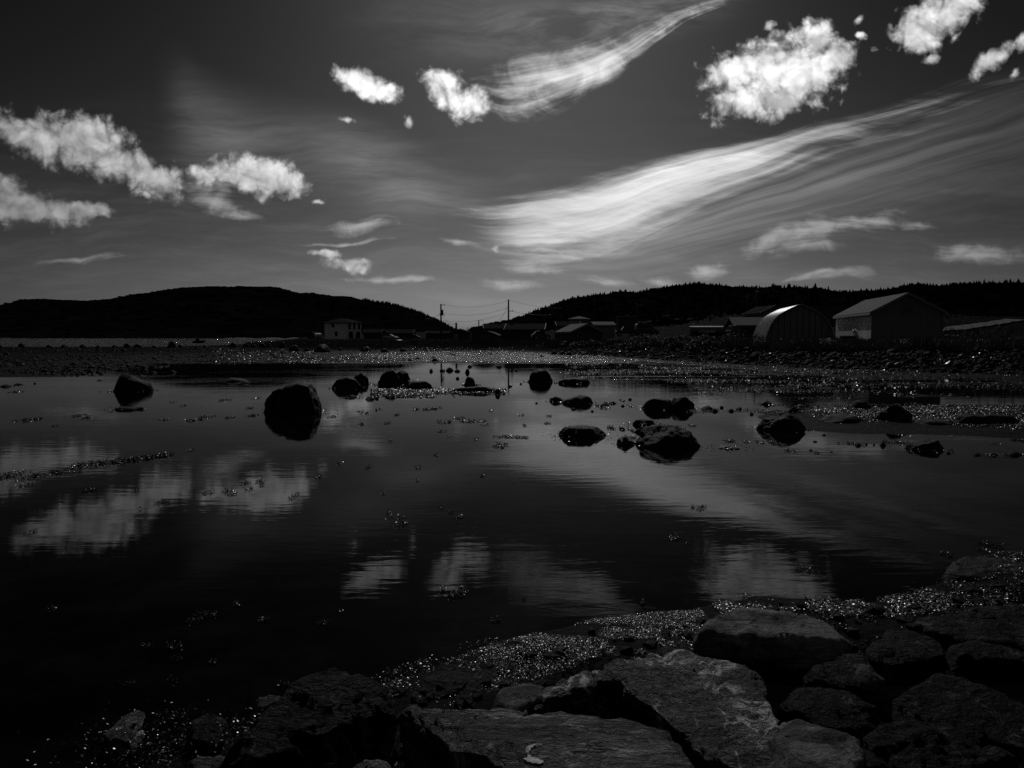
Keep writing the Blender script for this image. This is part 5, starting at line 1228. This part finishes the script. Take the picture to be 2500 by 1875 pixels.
pl3, T3 = pole('short thick post between the two tall poles', 1114, 788, 832, 150, .17)
pl4, T4 = pole('street lamp pole with a short arm between the two tall poles', 1169, 782, 812, 270, .16, lamp=1.2)
pl5, T5 = pole('thin far pole just right of the short thick post', 1125, 801, 814, 330, .14)
pl6, T6 = pole('tiny far pole at the lowest point of the valley', 1142, 799, 812, 360, .14, arms=[(1.6, -.6, .6)])
pl7, T7 = pole('dark pole with a bright service wire above the parked van', 1554, 740, 808, 150, .12, arms=[(5.4, -.2, .8)])
pl8, T8 = pole('pole with a white-painted glint at its top against the dark hill left of the metal hut', 1846, 713, 790, 150, .13, arms=[(5.2, -.7, .7)])
MB().tube([(0, 0, 6.62), (0, 0, 6.95)], .24, 8).build('cap', M['white_paint'], pl8)  # glint on the pole top, painted as a white end piece
pl9, T9 = pole('dim pole left of the glint-topped pole on the dark hill', 1824, 718, 790, 175, .13)
pl10, T10 = pole('thin pole on the dark slope above the white hillside house', 1451, 727, 800, 260, .12)
def wire(label, a, b, sag, r=.022, group='overhead wires'):
    a, b = Vector(a), Vector(b); pts = [a.lerp(b, t) - Vector((0, 0, sag * 4 * t * (1 - t))) for t in np.linspace(0, 1, 17)]
    tag(MB().tube(pts, r, 5).build('overhead_wire', M['wire'], sm=True), label, 'wire', group)
wire('top wire between the transformer pole and the slender tall pole', P(1085, 744, 165), P(1242, 734, 150), .9)
wire('second wire down between the transformer pole and the slender tall pole', P(1080, 764, 165), P(1242, 751, 150), 1.0)
wire('third wire down between the transformer pole and the slender tall pole', P(1078, 782, 165), P(1242, 762, 150), 1.0)
wire('service wire dropping left from the transformer pole to the slope', P(1075, 765, 165), P(1040, 777, 215), .6, .035)
wire('sagging wire from the transformer pole to the short thick post', P(1081, 772, 165), P(1114, 789, 150), .8, .035)
wire('guy wire slanting down left from the slender tall pole', P(1240, 748, 150), P(1210, 790, 152), .5, .03)
wire('wire from the slender tall pole into the right-hand hill at its crossarm', P(1247, 759, 150), P(1345, 768, 240), .5, .035)
wire('upper wire from the slender tall pole to the right-hand hill', P(1243, 733, 150), P(1375, 752, 260), .6)
wire('wire from the street lamp pole right to the slender tall pole', P(1169, 783, 270), P(1242, 789, 150), .6)
wire('wire from the street lamp pole left to the short thick post', P(1169, 784, 270), P(1128, 803, 330), 1.0)
wire('bright service wire slanting down left from the pole above the van', P(1553, 740, 150), P(1523, 773, 150), .7, .045)
wire('wire from the pole above the van right along the hill', P(1555, 741, 150), P(1824, 727, 175), 2.2)
wire('lower wire from the pole above the van right along the hill', P(1555, 745, 150), P(1824, 733, 175), 2.2)
wire('guy wire slanting down left from the glint-topped pole', P(1845, 714, 150), P(1836, 742, 150), .1, .035)

# ------------------------------------------------------------------ plants
def leaf_cloud(name, n, rx, ry, rz_, s0, s1, seed, mat, lobes=7):
    r = np.random.default_rng(seed); rows = []
    L = [(r.uniform(-.6, .6), r.uniform(-.6, .6), r.uniform(.25, .75), r.uniform(.28, .55)) for _ in range(lobes)] + [(0, 0, .35, .6)]
    for k in range(n):
        lx, ly, lz, lr = L[r.integers(len(L))]; d = r.normal(size=3); d /= np.linalg.norm(d); q = lr * r.uniform(.55, 1.0) ** .5
        p = np.array([lx, ly, lz]) + d * q
        if p[2] < .02: p[2] = r.uniform(.02, .2)
        s = r.uniform(s0, s1)
        rows.append((p[0] * rx, p[1] * ry, p[2] * rz_, s, s * .6, s, r.random() * 6.28, r.normal() * .8, r.normal() * .8))
    o = scatter(name, LV, LF, rows, mat); me = o.data; bpy.data.objects.remove(o); return me
bush_me = [leaf_cloud('bush', 620, 1, 1, 1, .05, .12, 500 + k, M['bush']) for k in range(5)]
for i in range(64):
    px = rr.uniform(1372, 1800) if i < 50 else rr.uniform(1800, 2330); u = UV(px, 822)[0]
    Y = float(np.interp(u, KU, KY[:, 8])) + rr.uniform(-1.5, 7.0 if i < 50 else 2.0); x = u * Y; s = rr.uniform(.45, 1.05) if i < 50 else rr.uniform(.3, .55)
    if i < 22: Y = float(np.interp(u, KU, KY[:, 8])) - rr.uniform(0, 2.5); x = u * Y; s = rr.uniform(.5, .9)
    o = link('bush', bush_me[i % 5], loc=(x, Y, gz(x, Y) - .05), rz=rr.random() * 6.28, sc=(s * rr.uniform(.9, 1.5), s * 1.1, s * rr.uniform(.8, 1.15)))
    tag(o, 'leafy dark bush in the overgrown edge of the right-hand bank', 'bush', 'bushes along the top of the bank')
GV = np.array([[-.03, 0, 0], [.03, 0, 0], [.10, .02, .62], [.26, .0, 1.0]], float); GF = np.array([[0, 1, 2], [2, 1, 3]])
rows = []
for k in range(32000):
    px = rr.uniform(600, 1420) if k < 9000 else rr.uniform(1340, 2640) if k < 26000 else rr.uniform(2290, 2660); u = UV(px, 822)[0]
    top = float(np.interp(u, KU, KY[:, 8])); Y = top + (rr.uniform(-3.5, 22) if k < 9000 else rr.exponential(4.5 if k < 26000 else 22) - 1.6); x = u * Y
    hgt = rr.uniform(.25, .75); rows.append((x, Y, 0, 1.4, 1.4, hgt, rr.random() * 6.28, rr.normal() * .2, rr.normal() * .2))
rows = np.array(rows); rows[:, 2] = ground_h(rows[:, 0] / rows[:, 1], rows[:, 1]) - .03
rows = rows[rows[:, 2] > .35]
scatter('tall_grass', GV, GF, rows, M['grass'], 'tall grass and weeds on top of the bank')
rows = []
for k in range(1300):                                    # pale flower heads above the grass
    px = rr.choice([rr.uniform(2290, 2560), rr.uniform(2290, 2560), rr.uniform(1780, 2300), rr.uniform(1840, 1870), rr.uniform(2195, 2220), rr.uniform(2000, 2030)]); u = UV(px, 822)[0]
    Y = float(np.interp(u, KU, KY[:, 8])) + rr.exponential(2.0) - .8; x = u * Y; s = rr.uniform(.02, .055)
    rows.append((x, Y, gz(x, Y) + rr.uniform(.2, .6), s, s, s, rr.random() * 6, rr.normal() * .6, rr.normal() * .6))
scatter('wild_flowers', LV, LF, rows, M['trim'], 'small pale flower heads above the grass of the bank')

# conifers and scrub on the hills
def spruce(seed, tiers=5, n=7):
    r = np.random.default_rng(seed); vs, fs = [], []
    for k in range(tiers):
        z0 = .10 + .80 * k / tiers; z1 = z0 + .34; rad = .26 * (1 - k / (tiers + .6)); b = len(vs)
        for j in range(n):
            a = 2 * math.pi * (j + r.uniform(-.25, .25)) / n; q = rad * r.uniform(.65, 1.2); vs.append((math.cos(a) * q, math.sin(a) * q, z0 + r.uniform(-.05, .03)))
        vs.append((r.normal() * .01, r.normal() * .01, min(z1, 1.0)))
        fs += [(b + j, b + (j + 1) % n, b + n) for j in range(n)]
    return np.array(vs), np.array(fs)
SV, SF = spruce(3)
def on_hill(Hd, n, tmin, tmax, px0, px1, pw=1.0):
    R0, C0 = Hd['X'].shape; nr = 0; u0, u1 = UV(px0, 822)[0], UV(px1, 822)[0]
    c = np.searchsorted(Hd['u'], rr.uniform(u0, u1, n)).clip(1, C0 - 2); rows_f = (R0 - R0 * .25)
    t = tmin + (tmax - tmin) * rr.random(n) ** pw
    nfront = int(round(R0 / (1 + 1 / 3)))
    i = (t * (nfront - 1)).astype(int).clip(0, R0 - 2); f = rr.random((n, 2))
    def g(A): return (A[i, c] * (1 - f[:, 0]) + A[i + 1, c] * f[:, 0]) * (1 - f[:, 1]) + (A[i, c + 1] * (1 - f[:, 0]) + A[i + 1, c + 1] * f[:, 0]) * f[:, 1]
    return g(Hd['X']), g(Hd['Y']), g(Hd['Z'])
def wood(name, V0, F0, Hd, n, tmin, tmax, px0, px1, h0, h1, label, mat, wide=1.0, pw=1.0):
    X, Y, Z = on_hill(Hd, n, tmin, tmax, px0, px1, pw); h = rr.uniform(h0, h1, n); w = h * wide * rr.uniform(.8, 1.3, n)
    return scatter(name, V0, F0, np.column_stack([X, Y, Z - .1 * h, w, w, h, rr.uniform(0, 6.28, n), rr.normal(size=n) * .03, rr.normal(size=n) * .03]), mat, label)
wood('hill_wood', SV, SF, HR, 2600, .72, 1.05, 1180, 3200, 1.0, 2.7, 'spruce wood along the crest of the right-hand hill', M['spruce'], 1.5, pw=.6)
wood('hill_wood', SV, SF, HR, 2200, .05, .95, 1250, 3200, 1.2, 3.4, 'scattered low spruces on the slope of the right-hand hill', M['spruce'], 1.2)
BV, BF = ico(1, 9, .35)
wood('crest_scrub', BV, BF, HR, 1600, .85, 1.03, 1180, 3200, .8, 1.9, 'bushy scrub along the crest of the right-hand hill', M['spruce'], 1.3)
wood('hill_scrub', BV, BF, HR, 4200, .0, 1.0, 1200, 3200, .6, 1.6, 'low scrub on the slope of the right-hand hill', M['hill'], 1.5)
wood('hill_wood', SV, SF, HL, 700, .80, 1.03, 880, 1120, 3.0, 8.0, 'spruces on the right shoulder of the left-hand hill', M['spruce'], pw=.6)
wood('hill_scrub', BV, BF, HL, 900, .1, 1.02, -200, 1100, 1.2, 3.0, 'low scrub on the left-hand hill', M['hill'], 1.8, pw=.7)
crown_me = [leaf_cloud('crown', 520, 1, 1, 1, .06, .14, 600 + k, M['spruce'], 6) for k in range(4)]
for i, (px, top, wpx, lab) in enumerate([(1965, 703, 17, 'broad bushy tree standing out on the skyline above the metal hut'), (1993, 710, 12, 'small spindly tree on the skyline just right of the broad bushy tree'), (2009, 715, 20, 'low wide tree on the skyline right of the spindly one'),
        (2026, 717, 8, 'lone little tree on the dip of the skyline left of the shed roof'), (2136, 709, 16, 'bushy tree on the skyline above the left slope of the shed roof'), (2170, 705, 8, 'narrow pointed tree on the skyline above the middle of the shed roof'),
        (2226, 695, 18, 'dark round tree on the skyline right above the shed ridge'), (2296, 700, 9, 'slim tree in the notch of the skyline right of the shed ridge'), (2332, 693, 22, 'tall spiky clump of a tree right of the skyline notch'), (2428, 695, 26, 'wide tree on the skyline near the right edge')]):
    u = UV(px, 822)[0]; Y = float(np.interp(u, HR['u'], HR['yr'])) * .99; zr_ = float(np.interp(u, HR['u'], HR['zr']))
    z1 = P(px, top, Y).z; z0 = zr_ - 2.5; hgt = max(z1 - z0, 2.5); w = wpx / FPX * Y / 2
    t = tag(empty('hill_tree', (u * Y, Y, z0), rr.random() * 6), lab, 'tree', 'trees breaking the skyline of the right-hand hill')
    MB().tube([(0, 0, 0), (0, 0, hgt * .6)], .14, 6, .06).build('trunk', M['bark'], t)
    link('crown', crown_me[i % 4], t, (0, 0, hgt * .28), 0, (w, w, hgt * .66))
